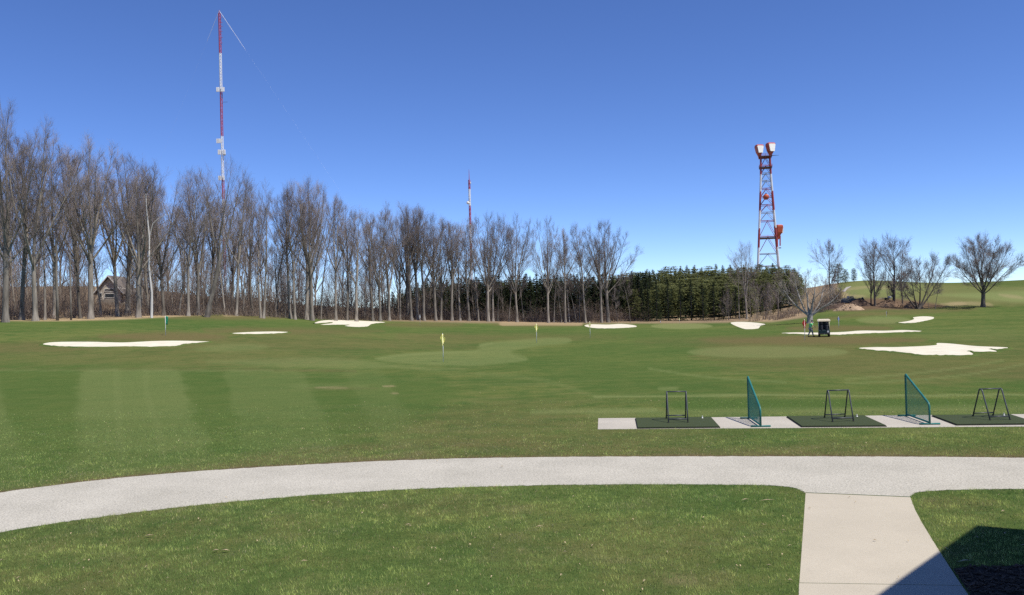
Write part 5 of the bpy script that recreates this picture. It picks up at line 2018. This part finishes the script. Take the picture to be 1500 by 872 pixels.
def microwave_tower():
    d = 400.0
    k = d / F
    P = at_depth(1126.5, d, 430)
    _, pyb, _ = project(np.array([[P.x, P.y, P.z]]))
    pyb = float(pyb[0])
    Z = lambda py: (pyb - py) * k
    t = thing('microwave_tower', 'red and white four legged tower carrying horn antennas above the pines', 'communications tower', P, math.radians(-14))
    def hw(py):
        return np.interp(py, [228, 256, 310, 385, 450], [6.3, 7.0, 9.8, 14.2, 18.0]) * k * 1.0
    bands = [(pyb, 363, 'tower_white'), (363, 335, 'tower_red'), (335, 309, 'tower_white'), (309, 281, 'tower_red'), (281, 256, 'tower_white'), (256, 228, 'tower_red')]
    for a, b, c in bands:
        for sx in (-1, 1):
            for sy in (-1, 1):
                mb = MB()
                mb.tube([(sx * hw(a), sy * hw(a), Z(a)), (sx * hw(b), sy * hw(b), Z(b) - .02)], .36, 6, 0, False)
                mb.build('leg', c, t)
    levels = [pyb, 410, 390, 372, 348, 324, 311.5, 300.5, 288.5, 276.5, 265, 254, 244, 231]
    for a, b in zip(levels[:-1], levels[1:]):
        col = 'tower_red' if any(lo >= (a + b) / 2 > hi for lo, hi in ((363, 335), (309, 281), (256, 228))) else 'tower_grey'
        mb = MB()
        A, B = hw(a), hw(b)
        ca = [Vector((x * A, y * A, Z(a))) for x, y in ((-1, -1), (1, -1), (1, 1), (-1, 1))]
        cb = [Vector((x * B, y * B, Z(b))) for x, y in ((-1, -1), (1, -1), (1, 1), (-1, 1))]
        for i in range(4):
            j = (i + 1) % 4
            mb.tube([cb[i], cb[j]], .16, 5, 0, False)
            mb.tube([ca[i], (cb[i] + cb[j]) / 2], .1, 4, 0, False)
            mb.tube([ca[j], (cb[i] + cb[j]) / 2], .1, 4, 0, False)
        mb.build('bracing', col, t)
    def platform(py, ext, material='tower_dark'):
        w = hw(py) + ext
        mb = MB()
        mb.box((-w, -w, Z(py) - .25), (w, w, Z(py) + .05))
        pl = mb.build('platform', material, t)
        mb = MB()
        for zz in (.6, 1.15):
            for a, b in (((-w, -w), (w, -w)), ((w, -w), (w, w)), ((w, w), (-w, w)), ((-w, w), (-w, -w))):
                mb.tube([(a[0], a[1], Z(py) + zz), (b[0], b[1], Z(py) + zz)], .06, 4, 0, False)
        for sx in (-1, 0, 1):
            for sy in (-1, 0, 1):
                if sx or sy:
                    mb.tube([(sx * w, sy * w, Z(py)), (sx * w, sy * w, Z(py) + 1.2)], .06, 4, 0, False)
        mb.build('railing', 'tower_red', pl)
    platform(245.5, .7)
    platform(229.5, .9)
    platform(349, .25)

    def horn(x, y, z, s, face, label=None):
        """horn reflector: throat below, flaring box, hooded aperture towards face"""
        rot = Matrix.Rotation(face, 3, 'Z')
        mb = MB()
        def ring(hw_, d0, d1, zz):
            return [rot @ Vector(p) * s + Vector((x, y, z)) for p in ((-hw_, d0, zz), (hw_, d0, zz), (hw_, d1, zz), (-hw_, d1, zz))]
        rings = [ring(.25, -.25, .25, -2.0), ring(.45, -.5, .45, -.6), ring(1.25, -1.35, 1.1, 1.4), ring(1.75, -1.75, 1.5, 4.2), ring(1.72, -1.6, 1.2, 4.9), ring(1.5, -1.1, .8, 5.25)]
        vs = [p for r_ in rings for p in r_]
        fs = [(3, 2, 1, 0)]
        for i in range(len(rings) - 1):
            for a in range(4):
                b = (a + 1) % 4
                fs.append((4 * i + a, 4 * i + b, 4 * i + 4 + b, 4 * i + 4 + a))
        e = 4 * (len(rings) - 1)
        fs.append((e, e + 1, e + 2, e + 3))
        mb.add(vs, fs)
        h = mb.build('horn_antenna', 'tower_orange', t)
        mb = MB()
        q = [rot @ Vector(p) * s + Vector((x, y, z)) for p in ((-1.05, -2.15, 1.0), (1.05, -2.15, 1.0), (1.62, -1.95, 4.2), (1.3, -1.93, 4.6), (-1.3, -1.93, 4.6), (-1.62, -1.95, 4.2))]
        mb.prism(q, rot @ Vector((0, .6, 0)) * s)
        mb.build('aperture_cover', 'horn_white', h)
    horn(-8.6 * k, -.6, Z(227), .95, math.radians(22))
    horn(7.3 * k, -.6, Z(227) + .3, 1.0, math.radians(26))
    horn(15.5 * k, .3, Z(346) + .2, .95, math.radians(118))
    for sx in (-.6, .6):
        mb = MB()
        mb.tube([(16.0 * k + sx, .2, Z(346)), (15.5 * k + sx, .2, Z(361))], .3, 6)
        mb.build('feed_pipe', 'tower_red', t)
    MB().box((13.4 * k, -1.2, Z(364) - .2), (18.6 * k, 1.2, Z(364) + .25)).build('antenna_mount', 'tower_grey', t)
    MB().box((9.5 * k, -.9, Z(332) - .15), (18.4 * k, .9, Z(332) + .15)).build('antenna_mount', 'tower_grey', t)
    mb = MB()
    mb.lathe([(1.2, -.9), (1.35, -.5), (1.35, .9), (1.1, 1.1)], 18, (-1.0 * k, -hw(290) - .6, Z(289.5)), 'y')
    mb.build('drum_antenna', 'tower_orange', t, True)
    MB().bbox((-1.9 * k, -hw(285) - 1.2, Z(285.6)), (-.1 * k, -hw(285), Z(284)), .05).build('equipment_box', 'tower_dark', t)
    MB().tube([(7 * k, 0, Z(228.3)), (19 * k, 0, Z(228.3))], [.18, .06], 5).build('boom_arm', 'tower_dark', t)


microwave_tower()


# ------------------------------------------------------------------ clubhouse behind the viewer's right shoulder (casts the corner shadow)
SH = Vector((-.46, .33))          # shadow of one metre of height on level ground


def clubhouse():
    hz = 8.0
    C = ground_at(1430, 770)
    A = ground_at(1285, 872)
    B = ground_at(1500, 776)
    d1 = (Vector((A.x, A.y)) - Vector((C.x, C.y))).normalized()
    d2 = (Vector((B.x, B.y)) - Vector((C.x, C.y))).normalized()
    c = Vector((C.x, C.y)) - SH * hz
    a = c + d1 * 5.6
    b = c + d2 * 30.0  # unseen side lengthened to screen more sky from the corner shade
    e = b + d1 * 5.6 + Vector((2, -4))
    poly = [c, b, e, a]
    o = (c + b + e + a) / 4
    t = thing('clubhouse', 'dark brown clubhouse whose roof corner shades the end of the walk', 'building', (o.x, o.y, 0))
    P = [p - o for p in poly]
    mb = MB()
    mb.prism([Vector((p.x, p.y, hz - .35)) for p in P], (0, 0, .35))
    rf = mb.build('roof', 'shingle_brown', t)
    mb = MB()
    top = Vector((0, 0, hz + 7))  # high roof slope added to block sky light and deepen the shade
    vs = [Vector((p.x * .93, p.y * .93, hz + .002)) for p in P] + [top]
    mb.add(vs, [(0, 1, 4), (1, 2, 4), (2, 3, 4), (3, 0, 4), (3, 2, 1, 0)])
    mb.build('roof_slope', 'shingle_brown', rf)
    mb = MB()
    mb.prism([Vector((p.x * .97, p.y * .97, 0)) for p in P], (0, 0, hz - .352))
    mb.build('wall', 'wall_dark_brown', t)


clubhouse()

# ------------------------------------------------------------------ light and sky
sun_dir = Vector((-SH.x, -SH.y, 1)).normalized()
elev = math.asin(sun_dir.z)
azim = math.atan2(sun_dir.x, sun_dir.y)
sl = bpy.data.lights.new('sun', 'SUN')
sl.energy = 4.9
sl.angle = math.radians(.53)
sl.color = (1.0, .94, .84)
so = bpy.data.objects.new('sun', sl)
COL.objects.link(so)
so.location = (30, -30, 60)
so.rotation_euler = sun_dir.to_track_quat('Z', 'Y').to_euler()
w = bpy.data.worlds.new('World')
scene.world = w
w.use_nodes = True
nt = w.node_tree
sky = nt.nodes.new('ShaderNodeTexSky')
sky.sky_type = 'NISHITA'
sky.sun_disc = False
sky.sun_elevation = elev
sky.sun_rotation = azim
sky.altitude = 1500
sky.air_density = .67
sky.dust_density = 0
sky.ozone_density = 5.0
bgn = nt.nodes['Background']
hsv = nt.nodes.new('ShaderNodeHueSaturation')
hsv.inputs['Saturation'].default_value = 1.12
hsv.inputs['Hue'].default_value = .511
nt.links.new(sky.outputs['Color'], hsv.inputs['Color'])
nt.links.new(hsv.outputs['Color'], bgn.inputs['Color'])
bgn.inputs['Strength'].default_value = .15
scene.view_settings.view_transform = 'Standard'
scene.view_settings.look = 'None'
scene.view_settings.exposure = 0.27
scene.view_settings.gamma = 1
scene.view_settings.use_curve_mapping = False
scene.cycles.max_bounces = 6
scene.cycles.diffuse_bounces = 3
scene.cycles.transparent_max_bounces = 8
scene.cycles.use_denoising = False
